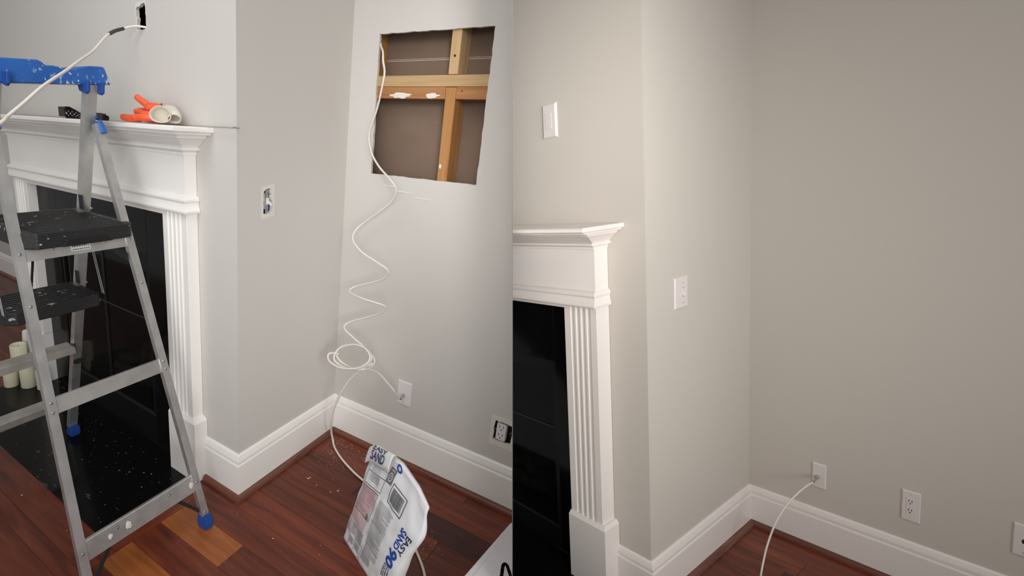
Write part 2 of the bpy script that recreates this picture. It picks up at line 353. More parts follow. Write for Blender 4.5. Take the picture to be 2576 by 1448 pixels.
# plaster smears on the blocking, knot and nail hole
def smear(cx, cz, w, h, y, seed):
    rnd = random.Random(seed); b = BM(); ring = []
    for k in range(22):
        a = 2 * math.pi * k / 22; r = 1 + rnd.uniform(-.22, .22); ring.append(b.verts.new((cx + w * r * math.cos(a), y - .0008, cz + h * r * math.sin(a))))
    c = b.verts.new((cx, y - .0035, cz))
    for k in range(22): b.faces.new((ring[k], ring[(k + 1) % 22], c))
    bmesh.ops.recalc_face_normals(b, faces=b.faces[:]); return b
wall_bk.part('plaster_smear', smear(-1.045, 1.588, .048, .0105, YSf, 1), W_PRIMER, smooth=True)
wall_bk.part('plaster_smear', smear(-.905, 1.588, .028, .009, YSf, 2), W_PRIMER, smooth=True)
wall_bk.part('plaster_smear', smear(-.842, 1.33, .005, .009, YSf, 3), W_PRIMER, smooth=True)
wall_bk.part('nail_hole', tube(BM(), [(-.8285, YSf - .001, 1.7265), (-.8285, YSf + .004, 1.7265)], .0045, 12), SLOT)
wall_bk.part('knot', tube(BM(), [(-.786, YSf - .0008, 1.6055), (-.786, YSf + .003, 1.6055)], .0035, 10), mat('dark_knot', lin(120, 66, 28), .8))
# trowelled filler by the corner and under the hole
for (a, b, c, d, s_) in ((-.99, 1.215, .06, .0035, 4), (-1.06, 1.232, .03, .004, 5), (-.90, 1.198, .04, .003, 6)):
    wall_bk.part('filler_smear', smear(a, b, c, d, YB, s_), W_PRIMER, smooth=True)
# the outlet's unpainted surround
bm = sheet(BM(), [(-.499, .262), (-.40, .262), (-.40, .392), (-.502, .393)], [hole_o], lambda x, z: (x, YB - .0006, z), .0005, (0, 1, 0))
wall_bk.part('unpainted_patch', bm, W_PRIMER)
# alcove beyond the chimney
bm = BM(); box(bm, (-6.5, YB, 0), (XL, YB + .0127, CEIL))
Root('wall_alcove', 'grey alcove wall beyond the fireplace', 'wall', (-4.8, YB, 0), kind='structure', bm=bm, material=W_PAINT)
bm = BM(); box(bm, (XL, YW + .0127, 0), (XL + .0127, YB, CEIL))
Root('wall_alcove_side', 'grey hidden side of the chimney breast by the alcove', 'wall', (XL, YW, 0), kind='structure', bm=bm, material=W_PAINT)

# thin panel added at the back wall's free end, blocking light between the rooms
def seam_pt(run, z, off=0.0):  # points on the plane through the camera, so the panel stands edge-on
    h = Vector((0, 0, 1)).cross(SEAM_N).normalized()
    if h.y < 0: h = -h
    v = SEAM_N.cross(h).normalized()
    if v.z < 0: v = -v
    return SEAM_P + v * ((z - SEAM_P.z) / v.z) + h * run + SEAM_N * off
bm = prism(BM(), [seam_pt(a, b, .0003) for a, b in ((WING, -.012), (2.05, -.012), (2.05, 2.9), (WING, 2.9))], SEAM_N.normalized() * .0016)
bm.normal_update()
for f in bm.faces: f.material_index = 0 if abs(f.normal.dot(SEAM_N.normalized())) > .9 else 1
Root('light_divider', 'thin pale added panel blocking light between the two rooms', 'panel', (-.4, 1.6, 0), kind='structure', bm=bm, material=[W_PAINT2, mat('grey_panel_edge', lin(112, 107, 102), .7)])

# baseboards and shoe mouldings
N_CH, N_RT = Vector((0, -1, 0)), Vector((1, 0, 0))
PLX = -1.4677     # outer end of the right plinth
def run_base(name, label, A, B, mA, mB, room=ROOM_L, clip=False, material=TRIM):
    return Root(name, label, 'baseboard', Vector(A).lerp(Vector(B), .5), room, kind='structure', clip=clip, bm=mould(BM(), BASE_PROF, A, B, mA, mB), material=material)
def run_shoe(name, label, A, B, mA, mB, room=ROOM_L, clip=False, material=SHOE):
    return Root(name, label, 'shoe moulding', Vector(A).lerp(Vector(B), .5), room, kind='structure', clip=clip, bm=mould(BM(), SHOE_PROF, A, B, mA, mB), material=material)
OC, IC = (XS, YW, 0), (XS, YB, 0)
run_base('baseboard_chimney', 'short white baseboard between the ladder and the outer wall corner', (PLX, YW, 0), OC, N_CH, N_CH + N_RT)
run_base('baseboard_return', 'white baseboard of the return wall with the open switch', OC, IC, N_CH + N_RT, N_CH + N_RT)
run_base('baseboard_back', 'white baseboard behind the white sack', IC, (-.2, YB, 0), N_CH + N_RT, N_CH, clip=True)
run_base('baseboard_alcove', 'white baseboard of the far alcove', (-6.5, YB, 0), (XL, YB, 0), N_CH, N_CH)
run_shoe('trim_1', 'brown shoe moulding by the ladder foot', (PLX + .006, YW, 0), OC, N_CH, N_CH + N_RT)
run_shoe('trim_2', 'scuffed brown shoe moulding of the return wall', OC, IC, N_CH + N_RT, N_CH + N_RT, material=SHOE_Y)
run_shoe('trim_3', 'brown shoe moulding behind the white sack', IC, (-.2, YB, 0), N_CH + N_RT, N_CH, clip=True)
run_shoe('trim_4', 'brown shoe moulding of the far alcove', (-6.5, YB, 0), (XL, YB, 0), N_CH, N_CH)

# floor of planks
def plank(root, x0, x1, y0, y1, material, z1=0.0, th=.012):
    g = .0004
    bm = BM(); box(bm, (x0 + g, y0 + g, z1 - th), (x1 - g, y1 - g, z1))
    bmesh.ops.bevel(bm, geom=[e for e in bm.edges if all(v.co.z > z1 - 1e-6 for v in e.verts)], offset=.0006, segments=1, affect='EDGES')
    if root.clip: clip_bm(bm)
    if not bm.faces: bm.free(); return
    c = sum((v.co for v in bm.verts), Vector()) / len(bm.verts)
    bmesh.ops.translate(bm, verts=bm.verts[:], vec=-c)
    me = bpy.data.meshes.new('plank'); bm.to_mesh(me); bm.free(); me.materials.append(material)
    o = bpy.data.objects.new('plank', me); COL.objects.link(o); o.parent = root.o; o.location = c - root.base
HX_L, HX_R, HY_F = -2.89, -1.512, .697         # hearth
floor_l = Root('floor', 'red brown hardwood floor around the ladder and the white sack', 'floor', (-1.2, .9, -.012), kind='structure', clip=True,
               bm=box(BM(), (-6.5, -.35, -.02), (.35, 1.77, -.0125)), material=SUBFL)
BW = .114
rnd = random.Random(11)
rows = [1.21 - BW * k for k in range(-5, 15)]
fixed = {.868: [(-1.398, -1.08, FLOOR_LT)], .64: [(-1.392, -.93, FLOOR_LT)], 1.438: [(-.93, -.30, FLOOR_DK)]}
for y0 in rows:
    y1 = min(y0 + BW, 1.745); 
    if y0 > 1.745: continue
    xr = .35
    spans = []
    if y0 >= 1.09: spans = [(XS + .02, xr), (-6.4, XL + .0)]
    elif y1 > HY_F - .11 + .01: spans = [(HX_R + .114, xr), (-6.4, HX_L - .114)]
    else: spans = [(-6.4, xr)]
    if abs(y0 - .526) < .05: spans = [(-1.398, xr)]
    for (a, b) in spans:
        fx = [f for k, v in fixed.items() if abs(k - y0) < .03 for f in v] if a > -2 else []
        x = a
        if a < -2: x = a - rnd.uniform(0, .5)
        while x < b - 1e-4:
            e = x + rnd.uniform(.45, 1.05); mt = FLOOR
            for f in fx:
                if abs(x - f[0]) < .08: e = f[1]; mt = f[2]
                elif x < f[0] < e: e = f[0]
            e = min(e, b)
            if b - e < .12: e = b
            plank(floor_l, x, e, y0, y1, mt); x = e
# border boards framing the hearth
FB = .583
plank(floor_l, HX_R, HX_R + .114, HY_F, 1.096, FLOOR_Y)
plank(floor_l, HX_L - .114, HX_R + .114, FB - .0, HY_F, FLOOR)
plank(floor_l, HX_R, XS + .02, 1.096, 1.1425, FLOOR)
plank(floor_l, HX_L - .114, HX_L, HY_F, 1.1425, FLOOR_Y)
for k in range(4): plank(floor_l, -5.4 + k, -4.4 + k, .526, FB, FLOOR)
plank(floor_l, -1.4 - .0, -1.398, .526, FB, FLOOR)
for k in range(4): plank(floor_l, -6.4 + k * .85, -5.55 + k * .85, FB, .64, FLOOR)
plank(floor_l, -3.0 - .004, HX_L - .114, FB, .64, FLOOR)

# ---------------------------------------------------------------- fireplaces
def fireplace(room, q, lab, trim, marble):
    """white mantel, black marble surround with firebox, marble hearth"""
    xl, xr, yw, yf = q['xl'], q['xr'], q['yw'], q['yf']          # outer ends of the frieze, wall plane, frieze face
    ol, or_, oz = q['ol'], q['or'], q['oz']                      # opening between the pilasters
    kx, ky = q['kx'], q['ky']; Z = q['z']
    t = Root('fireplace_mantel', lab[0], 'mantel', ((xl + xr) / 2, yw, 0), room)
    e = .0015
    W = yw - e
    sh = Z['shelf']
    t.part('shelf', usweep(BM(), [(.093, sh), (.097, sh + .001), (.1, sh + .005), (.1, sh + .015), (.097, sh + .0185), (.092, sh + .0195)], xl, xr, yf, W, kx, ky), trim)
    c0 = Z['frieze1']
    h = sh - c0
    t.part('crown', usweep(BM(), [(.0, c0), (.005, c0), (.005, c0 + .10 * h), (.010, c0 + .18 * h), (.021, c0 + .20 * h), (.023, c0 + .25 * h), (.021, c0 + .31 * h), (.014, c0 + .33 * h), (.022, c0 + .42 * h), (.036, c0 + .56 * h), (.050, c0 + .70 * h), (.056, c0 + .74 * h), (.058, c0 + .75 * h), (.064, c0 + .88 * h), (.066, c0 + .90 * h), (.084, c0 + .91 * h), (.086, c0 + h)], xl, xr, yf, W, kx, ky), trim)
    f0 = Z['frieze0']
    t.part('frieze', usweep(BM(), [(0, f0), (0, c0)], xl, xr, yf, W, 1, 1), trim)
    a0 = Z['arch0']; h = f0 - a0
    t.part('architrave', usweep(BM(), [(.001, a0), (.013, a0), (.016, a0 + .09 * h), (.0165, a0 + .18 * h), (.013, a0 + .30 * h), (.010, a0 + .45 * h), (.0085, a0 + .60 * h), (.0085, a0 + .64 * h), (.011, a0 + .66 * h), (.0135, a0 + .74 * h), (.0135, a0 + .84 * h), (.010, a0 + .93 * h), (.004, a0 + .99 * h), (.001, f0)], xl, xr, yf, W, kx, ky), trim)
    t.part('header_board', box(BM(), (ol - .02, yf + .004, oz), (or_ + .02, W, a0 + .002)), trim)
    pz = Z['plinth']
    for s in (1, -1):
        xi, xo = (or_, xr) if s > 0 else (ol, xl)          # inner edge, outer edge
        # fluted pilaster: profile in plan, inner to outer
        w = abs(xo - xi); pts = []; yp = yf + .003
        fl = q['flutes']
        pts.append((0, W)); pts.append((0, yp + .002)); pts.append((.002, yp))
        for (u0, u1) in fl:
            d = .006; um = (u0 + u1) / 2
            pts += [(u0 * w, yp), (u0 * w + .15 * (u1 - u0) * w, yp + d * .75), (um * w, yp + d), (u1 * w - .15 * (u1 - u0) * w, yp + d * .75), (u1 * w, yp)]
        pts += [(w - .001, yp), (w, yp + .001), (w, W)]
        poly = [(xi + s * a, b, pz + .012) for a, b in pts]
        if s < 0: poly = poly[::-1]
        t.part('pilaster', prism(BM(), poly, (0, 0, a0 - pz - .012)), trim)
        # plinth block with a sloped top
        x0, x1 = sorted((xi, q['plx'] if s > 0 else ol - (q['plx'] - or_)))
        bm = BM(); yq = q['ply']
        a = [bm.verts.new(p) for p in ((x0, yq, 0), (x1, yq, 0), (x1, W, 0), (x0, W, 0))]
        b = [bm.verts.new(p) for p in ((x0, yq, pz), (x1, yq, pz), (x1, W, pz), (x0, W, pz))]
        k = q['slope']
        i0, i1 = (x0, x1 - k[0]) if s > 0 else (x0 + k[0], x1)
        c = [bm.verts.new(p) for p in ((i0, yq + k[1], pz + .013), (i1, yq + k[1], pz + .013), (i1, W, pz + .013), (i0, W, pz + .013))]
        for r0, r1 in ((a, b), (b, c)):
            for j in range(4): bm.faces.new((r0[j], r0[(j + 1) % 4], r1[(j + 1) % 4], r1[j]))
        bm.faces.new(a[::-1]); bm.faces.new(c)
        t.part('plinth', bm, trim)
    # surround
    s_ = Root('fireplace', lab[1], 'fireplace', ((ol + or_) / 2, yw, 0), room)
    cx = (ol + or_) / 2; ix0, ix1, iz0, iz1 = q['insert']; ys = yw + .002
    bm = box(BM(), (ol + .001, ys - .006, .002), (ix0, ys + .01, oz - .001), .0008); s_.part('marble_slab', bm, marble)
    bm = box(BM(), (ix1, ys - .006, .002), (or_ - .001, ys + .01, oz - .001), .0008); s_.part('marble_slab', bm, marble)
    bm = box(BM(), (ix0 + .001, ys - .006, iz1 + .001), (ix1 - .001, ys + .01, oz - .001), .0008); s_.part('marble_slab', bm, marble)
    # firebox insert: lower panel, face frame, hood, glass, recess with logs
    lo = box(BM(), (ix0 + .001, ys - .004, .002), (ix1 - .001, ys + .012, iz0), .001); s_.part('lower_panel', lo, IRON)
    s_.part('threshold_trim', box(BM(), (ix0 + .001, ys - .0048, iz0 + .0005), (ix1 - .001, ys + .01, iz0 + .0022)), mat('dull_steel_trim', (.03, .03, .03, 1), .5))
    fr = BM(); w = .022
    box(fr, (ix0 + .001, ys - .002, iz0 + .006), (ix0 + w, ys + .02, iz1 - .001)); box(fr, (ix1 - w, ys - .002, iz0 + .006), (ix1 - .001, ys + .02, iz1 - .001)); box(fr, (ix0 + w, ys - .002, iz1 - .05), (ix1 - w, ys + .02, iz1 - .001))
    fo = s_.part('face_frame', fr, IRON)
    s_.part('mid_rail', box(BM(), (ix0 + w, ys + .003, iz0 + (iz1 - iz0) * .60), (ix1 - w, ys + .012, iz0 + (iz1 - iz0) * .608)), IRON_G)
    s_.part('stile', box(BM(), (cx - .012, ys + .004, iz0 + .006), (cx + .012, ys + .014, iz1 - .052)), IRON)
    gx = [(ix0 + w, cx - .012), (cx + .012, ix1 - w)]
    for a, b in gx: s_.part('glass_door', box(BM(), (a + .0005, ys + .006, iz0 + .007), (b - .0005, ys + .009, iz1 - .0515)), GLASS)
    D = .34; bm = BM()
    v = lambda *p: bm.verts.new(p)
    a = [v(ix0 + w, ys + .022, .06), v(ix1 - w, ys + .022, .06), v(ix1 - .14, ys + D, .06), v(ix0 + .14, ys + D, .06)]
    b = [v(ix0 + w, ys + .022, iz1 - .02), v(ix1 - w, ys + .022, iz1 - .02), v(ix1 - .14, ys + D, iz1 - .10), v(ix0 + .14, ys + D, iz1 - .10)]
    for j in (1, 2, 3): bm.faces.new((a[j], a[(j + 1) % 4], b[(j + 1) % 4], b[j]))
    bm.faces.new(a); bm.faces.new(b[::-1]); bmesh.ops.recalc_face_normals(bm, faces=bm.faces[:])
    s_.part('firebox', bm, SOOT)
    # perforated side screen panel inside, steel hood
    s_.part('smoke_hood', prism(BM(), [(ix0 + w + .01, ys + .03, iz1 - .06), (ix0 + w + .01, ys + .16, iz1 - .17), (ix0 + w + .01, ys + .165, iz1 - .165), (ix0 + w + .01, ys + .035, iz1 - .055)], (ix1 - ix0 - 2 * w - .02, 0, 0)), IRON_G)
    for (p0, p1, r) in (((-.2, .14, .15), (.21, .17, .16), .04), ((-.17, .24, .17), (.2, .22, .18), .045), ((-.12, .13, .23), (.16, .24, .27), .032), ((.1, .12, .22), (-.05, .24, .30), .028)):
        P = [Vector((cx + p0[0], ys + p0[1], p0[2])).lerp(Vector((cx + p1[0], ys + p1[1], p1[2])), k / 6) for k in range(7)]
        s_.part('log', tube(BM(), P, [r * (1 + .12 * math.sin(k * 2.1)) for k in range(7)], 10), LOGM, smooth=True)
    return t, s_

FL = [(.16, .30), (.38, .52), (.60, .72), (.78, .86)]
FL_L = [(.20, .31), (.36, .49), (.54, .66), (.70, .81)]
mantel_l, fire_l = fireplace(ROOM_L, dict(xl=-2.910, xr=-1.4928, yw=YW, yf=1.0915, ol=-2.7655, **{'or': -1.6385}, oz=1.1005, kx=1, ky=1.1,
    z=dict(shelf=1.4035, frieze1=1.326, frieze0=1.181, arch0=1.1185, plinth=.272), flutes=FL_L, plx=PLX, ply=1.0803, slope=(.018, .010), insert=(-2.58, -1.82, .14, .90)),
    ('white fluted mantel behind the ladder with orange gloves on its shelf', 'black marble fireplace behind the ladder'), TRIM, MARBLE)
hearth = Root('hearth', 'black marble hearth slab flecked with dust under the ladder', 'hearth', ((HX_L + HX_R) / 2, .9, -.012),
              bm=box(BM(), (HX_L, HY_F, -.0122), (HX_R, YW - .008, .0), .0006), material=MARBLE_D)

# ---------------------------------------------------------------- electrical fittings of the repair room
def frame3(c, r, n):
    c, r, n = Vector(c), Vector(r), Vector(n); z = Vector((0, 0, 1))
    return lambda a, b, d: c + r * a + z * b + n * d
def plate_bm(F, w, h, d=.005, in_=.004, holes=()):
    bm = BM()
    a = [bm.verts.new(F(x, z, 0.0004)) for x, z in ((-w / 2, -h / 2), (w / 2, -h / 2), (w / 2, h / 2), (-w / 2, h / 2))]
    m1 = [bm.verts.new(F(x, z, d * .35)) for x, z in ((-w / 2, -h / 2), (w / 2, -h / 2), (w / 2, h / 2), (-w / 2, h / 2))]
    wi, hi = w / 2 - in_, h / 2 - in_
    b = [bm.verts.new(F(x, z, d)) for x, z in ((-wi, -hi), (wi, -hi), (wi, hi), (-wi, hi))]
    for p, q in ((a, m1), (m1, b)):
        for j in range(4): bm.faces.new((p[j], p[(j + 1) % 4], q[(j + 1) % 4], q[j]))
    bm.faces.new(a[::-1]); bm.faces.new(b); bmesh.ops.recalc_face_normals(bm, faces=bm.faces[:]); return bm
def fbox(F, a0, a1, b0, b1, d0, d1, bev=0):
    bm = BM(); c = [F(a, b, d) for d in (d0, d1) for b in (b0, b1) for a in (a0, a1)]
    v = [bm.verts.new(p) for p in c]
    for q in ((0, 2, 3, 1), (4, 5, 7, 6), (0, 1, 5, 4), (2, 6, 7, 3), (0, 4, 6, 2), (1, 3, 7, 5)): bm.faces.new([v[i] for i in q])
    bmesh.ops.recalc_face_normals(bm, faces=bm.faces[:])
    if bev: bmesh.ops.bevel(bm, geom=bm.edges[:], offset=bev, segments=2, affect='EDGES')
    return bm
def fdisc(F, a, b, d0, d1, r, seg=12, k=1):
    bm = BM(); lo = [bm.verts.new(F(a + k * r * math.cos(2 * math.pi * i / seg), b + r * math.sin(2 * math.pi * i / seg), d0)) for i in range(seg)]
    hi = [bm.verts.new(F(a + k * r * math.cos(2 * math.pi * i / seg), b + r * math.sin(2 * math.pi * i / seg), d1)) for i in range(seg)]
    for i in range(seg): bm.faces.new((lo[i], lo[(i + 1) % seg], hi[(i + 1) % seg], hi[i]))
    bm.faces.new(lo[::-1]); bm.faces.new(hi); bmesh.ops.recalc_face_normals(bm, faces=bm.faces[:]); return bm
def connector(T, F, a, b, d0, length, dirn, k=1):
    """threaded F connector pointing out of a plate"""
    p = F(a, b, d0); q = p + Vector(dirn).normalized() * length
    P = [p.lerp(q, t) for t in (0, .3, .3, .55, .55, 1)]
    return T.part('connector', tube(BM(), P, [.0062, .0062, .0048, .0048, .0042, .0042], 8), NICKEL)

# coax plate
F = frame3((-.8975, YB, .336), (1, 0, 0), (0, -1, 0))
T = Root('coax_wall_plate', 'white wall plate with a cable plugged in low beside the corner coil', 'wall plate', F(0, -.057, 0))
T.part('plate', plate_bm(F, .073, .115, .0055), WHITEPL)
for z in (.042, -.042): T.part('screw', fdisc(F, 0, z, .0056, .0066, .003, 10), WHITEPL)
connector(T, F, 0, -.005, .0056, .030, (.05, -1, -.35))

# open toggle switch
F = frame3((XS, swc[0] + .006, swc[1] - .005), (0, 1, 0), (1, 0, 0))
T = Root('toggle_switch', 'bare toggle switch in a blue box in the return wall', 'switch', F(0, -.05, -.01))
T.part('switch_box', fbox(F, -.034, .034, -.056, .056, -.062, -.0595), SWBLUE)
for a0, a1, b0, b1 in ((-.034, -.0325, -.056, .056), (.0265, .034, -.056, .056), (-.034, .034, -.056, -.0545), (-.034, .034, .0545, .056)):
    T.part('box_wall', fbox(F, a0, a1, b0, b1, -.0594, -.0145), SWBLUE)
T.part('body', fbox(F, -.006, .014, -.030, .030, -.04, -.0105, .001), mat('grey_switch_body', lin(168, 168, 166), .5))
T.part('strap', fbox(F, -.004, .011, -.046, .046, -.0104, -.0085), GALV)
T.part('toggle_frame', fbox(F, -.0025, .0115, -.012, .012, -.0084, -.004, .0008), WHITEPL)
T.part('toggle', prism(BM(), [F(.002, .004, -.004), F(.002, -.006, -.004), F(.002, -.016, .014), F(.002, -.010, .016)], F(.009, 0, 0) - F(0.002, 0, 0)), WHITEPL)
T.part('ground_wire', tube(BM(), [F(-.010, .026, -.011), F(-.0105, 0, -.008), F(-.010, -.026, -.011)], .0017, 8), mat('white_wire', lin(214, 210, 206), .5))
for z in (.032, -.032): T.part('screw', fdisc(F, .0035, z, -.0084, -.0072, .0026, 10), RIVET)

# open outlet cut off at the image seam
F = frame3((-.4575, YB, .327), (1, 0, 0), (0, -1, 0))
T = Root('duplex_outlet', 'bare white outlet in a dark open metal box behind the white board', 'outlet', F(0, -.05, -.01), clip=True)
T.part('outlet_box', fbox(F, -.036, .060, -.055, .053, -.058, -.056), BOXST)
for a0, a1, b0, b1 in ((-.036, -.0345, -.055, .053), (.0585, .060, -.055, .053), (-.034, .060, -.055, -.0535), (-.034, .060, .0515, .053)):
    T.part('box_wall', fbox(F, a0, a1, b0, b1, -.0555, -.0135), BOXST)
T.part('strap', fbox(F, -.013, .013, -.0505, .0505, -.0095, -.008), GALV)
T.part('strap_ear', fdisc(F, -.014, .044, -.0044, -.003, .0065, 14), WHITEPL)
T.part('strap_ear', fdisc(F, .012, -.048, -.0044, -.003, .0065, 14), WHITEPL)
T.part('receptacle', fbox(F, -.0205, .0185, -.040, .033, -.03, -.004, .0025), WHITEPL)
for zc in (.017, -.018):
    for a in (-.0085, .0065): T.part('slot', fbox(F, a - .0012, a + .0012, zc - .001, zc + .008, -.0044, -.0035), SLOT)
    T.part('ground_slot', fdisc(F, -.0015, zc - .010, -.0044, -.0035, .0028, 10), SLOT)
for a in (-.026, .034): T.part('box_screw', fdisc(F, a, .0, -.03, -.012, .003, 8), RIVET)

# ---------------------------------------------------------------- step ladder
L = Root('step_ladder', 'aluminium step ladder with blue top and paint-flecked black treads', 'ladder', (-1.7, .755, 0))
def rail(p0, p1, w, d, t, openx):
    """channel rail from p0 to p1: web w wide (along y), flanges d deep (along x)"""
    p0, p1 = Vector(p0), Vector(p1); ax = (p1 - p0).normalized(); yv = Vector((0, 1, 0)); yv = (yv - ax * yv.dot(ax)).normalized(); xv = yv.cross(ax).normalized()
    if xv.x < 0: xv = -xv
    s = -1 if openx < 0 else 1
    prof = [(-w / 2, 0), (w / 2, 0), (w / 2, d), (w / 2 - t, d), (w / 2 - t, t), (-w / 2 + t, t), (-w / 2 + t, d), (-w / 2, d)]
    return prism(BM(), [p0 + yv * a + xv * (s * b) for a, b in prof], p1 - p0)
def lerp(a, b, t): return Vector(a).lerp(Vector(b), t)
NR0, NR1 = Vector((-1.249, .960, .035)), Vector((-1.655, .888, 1.415))
NL0, NL1 = Vector((-1.249, .540, .035)), Vector((-1.655, .588, 1.415))
FR0, FR1 = Vector((-2.174, .938, .035)), Vector((-1.636, .868, 1.53))
FL0, FL1 = Vector((-2.174, .560, .035)), Vector((-1.636, .600, 1.505))
def at(p0, p1, z): return p0.lerp(p1, (z - p0.z) / (p1.z - p0.z))
for p0, p1 in ((NR0, NR1), (NL0, NL1)): L.part('support_rail', rail(p0, p1, .027, .020, .002, -1), ALU)
for p0, p1 in ((FR0, FR1), (FL0, FL1)): L.part('climbing_rail', rail(p0, p1, .035, .028, .002, -1), ALU)
def nbar(z, h, th=.014, ribs=False, off=.0):
    a, b = at(NR0, NR1, z), at(NL0, NL1, z); bm = BM(); ax = (NR1 - NR0).normalized(); nx = Vector((ax.z, 0, -ax.x)).normalized()
    up = Vector((ax.x, 0, ax.z)).normalized()
    y0, y1 = b.y + .0138, a.y - .0138
    o = Vector((a.x, 0, z)) - nx * .004
    sec = [(-h / 2, -th), (-h / 2, 0)]
    if ribs: sec += [(-h * .22, 0), (-h * .2, -.0025), (-h * .14, -.0025), (-h * .12, 0), (h * .2, 0), (h * .22, -.0025), (h * .30, -.0025), (h * .32, .001), (h * .46, .001), (h / 2, -.002)]
    else: sec += [(h / 2, 0)]
    sec += [(h / 2, -th)]
    prism(bm, [o + up * p + nx * q + Vector((0, y0, 0)) for p, q in sec], (0, y1 - y0, 0))
    return bm, o, nx, up, y0, y1
bars = []
for z, h, rb in ((1.043, .042, False), (.613, .048, False), (.178, .062, True)):
    bm, o, nx, up, y0, y1 = nbar(z, h, ribs=rb); bars.append((L.part('crossbar', bm, ALU), o, nx, up, y0, y1))
RIV = BM(); lathe(RIV, [(.0048, 0), (.0046, .0012), (.0034, .0024), (.0014, .003)], (0, 0, 0), 12)
riv_me = bpy.data.meshes.new('rivet'); RIV.to_mesh(riv_me); RIV.free(); riv_me.materials.append(RIVET)
def rivet(p, n, parent=None):
    o = bpy.data.objects.new('rivet', riv_me); COL.objects.link(o); o.parent = L.o
    o.matrix_local = Matrix.Translation(Vector(p) - L.base) @ Vector(n).to_track_quat('Z', 'Y').to_matrix().to_4x4()
nN = bars[0][2]
for z in (1.045, .90): 
    for a, b in ((NR0, NR1), (NL0, NL1)): rivet(at(a, b, z) + nN * .0003, nN)
for z in (.625, .598):
    for a, b in ((NR0, NR1), (NL0, NL1)): rivet(at(a, b, z) + nN * .0003, nN)
for z in (.178, .062):
    for a, b in ((NR0, NR1), (NL0, NL1)): rivet(at(a, b, z) + nN * .0003, nN)
o, nx, up, y0, y1 = bars[0][1:]
for y in (y0 + .25 * (y1 - y0), y1 - .23 * (y1 - y0)): rivet(o + Vector((0, y, 0)) + up * .006 + nx * .0003, nx)
# sticker with worn print
st = L.part('sticker', prism(BM(), [o + Vector((0, y, 0)) + up * z + nx * .0003 for y, z in ((.716, -.010), (.775, -.010), (.775, .011), (.716, .011))], nx * .0004), mat('worn_sticker', lin(214, 214, 206), .5))
bm = BM(); rr = random.Random(3)
y = .719
while y < .768:
    w_ = rr.uniform(.003, .006); h_ = rr.uniform(.003, .006)
    prism(bm, [o + Vector((0, yy, 0)) + up * zz + nx * .0008 for yy, zz in ((y, .002), (y + w_, .002), (y + w_, .002 + h_), (y, .002 + h_))], nx * .0002)
    prism(bm, [o + Vector((0, yy, 0)) + up * zz + nx * .0008 for yy, zz in ((y, -.007), (y + w_, -.007), (y + w_, -.004), (y, -.004))], nx * .0002); y += w_ + rr.uniform(.001, .003)
L.part('sticker_print', bm, mat('worn_black_print', (.05, .05, .05, 1), .6), parent=st)
o, nx, up, y0, y1 = bars[2][1:]
for y in (y0 + .26 * (y1 - y0), y1 - .25 * (y1 - y0)): rivet(o + Vector((0, y, 0)) + up * .012 + nx * .0003, nx)
for y, s_, k in ((.69, .010, 1), (.93, .009, 2), (.63, .007, 3)):
    b = smear(0, 0, s_, s_ * 1.3, 0, 20 + k)
    M4 = Matrix((Vector((0, 1, 0)), -nx, up)).transposed().to_4x4(); M4.translation = o + Vector((0, y, 0)) + nx * .001
    bmesh.ops.transform(b, matrix=M4, verts=b.verts[:]); L.part('paint_blob', b, W_PRIMER, smooth=True)
# knee braces under the lowest crossbar
for s in (1, -1):
    pr, br = ((NR0, NR1) if s > 0 else (NL0, NL1)), o
    q1 = at(*pr, .070) - nx * .012 + Vector((0, -s * .012, 0)); q0 = Vector((o.x, .755 + s * .115, .150)) - nx * .010
    d = (q1 - q0).normalized(); sd = d.cross(nx).normalized()
    L.part('knee_brace', prism(BM(), [q0 + sd * a + nx * b for a, b in ((-.006, -.002), (.006, -.002), (.006, .002), (-.006, .002))], q1 - q0), BLACKB)
# treads on the climbing rails
def tread(z, dep=.072):
    a, b = at(FR0, FR1, z), at(FL0, FL1, z); bm = BM(); x1 = a.x + .012; x0 = x1 - dep
    sec = [(x0, z - .004), (x0, z)]
    n = 7
    for i in range(n):
        u = x0 + dep * (i + .2) / n; v = x0 + dep * (i + .8) / n; sec += [(u, z), (u + .001, z + .0016), (v - .001, z + .0016), (v, z)]
    sec += [(x1, z), (x1, z - .028), (x1 - .002, z - .028), (x1 - .002, z - .004)]
    return prism(bm, [(u, b.y + .017, v) for u, v in sec], (0, a.y - b.y - .034, 0))
for z in (.515, .232):
    L.part('tread', tread(z), ALU_D)
    for a, b, s in ((FR0, FR1, -1), (FL0, FL1, 1)):
        p = at(a, b, z); L.part('tread_bracket', prism(BM(), [(p.x + .014, p.y + s * .018, z + .014), (p.x - .03, p.y + s * .018, z + .004), (p.x - .03, p.y + s * .018, z - .002), (p.x + .014, p.y + s * .018, z - .004)], (0, s * .002, 0)), BLACKB)
# wide black plastic treads
def slab_tread(x0, x1, y0, y1, z, h, handle):
    bm = BM()
    c = .028
    poly = [(x0, y0 + .01), (x0 + .01, y0), (x1 - c, y0), (x1, y0 + c), (x1, y1 - c * .5), (x1 - c * .5, y1), (x0 + .01, y1), (x0, y1 - .01)]
    prism(bm, [(a, b, z - h) for a, b in poly], (0, 0, h), bev=.004, seg=2)
    return bm
bm = slab_tread(-1.905, -1.527, .588, .912, 1.103, .048, True)
p1 = L.part('platform', bm, BLACKP)
L.part('hand_grip', prism(BM(), [(-1.5262, y, z) for y, z in ((.68, 1.054), (.70, 1.078), (.82, 1.078), (.84, 1.054))], (-.012, 0, 0), bev=.002), mat('grip_shade_black', (.004, .004, .004, 1), .6), parent=p1)  # darker solid block; its colour stands for the shade inside the grip
rb = BM()
for i in range(15):
    x = -1.885 + i * .0235; box(rb, (x, .615, 1.1028), (x + .011, .888, 1.1046), .0006)
L.part('tread_rib', rb, BLACKP, parent=p1)
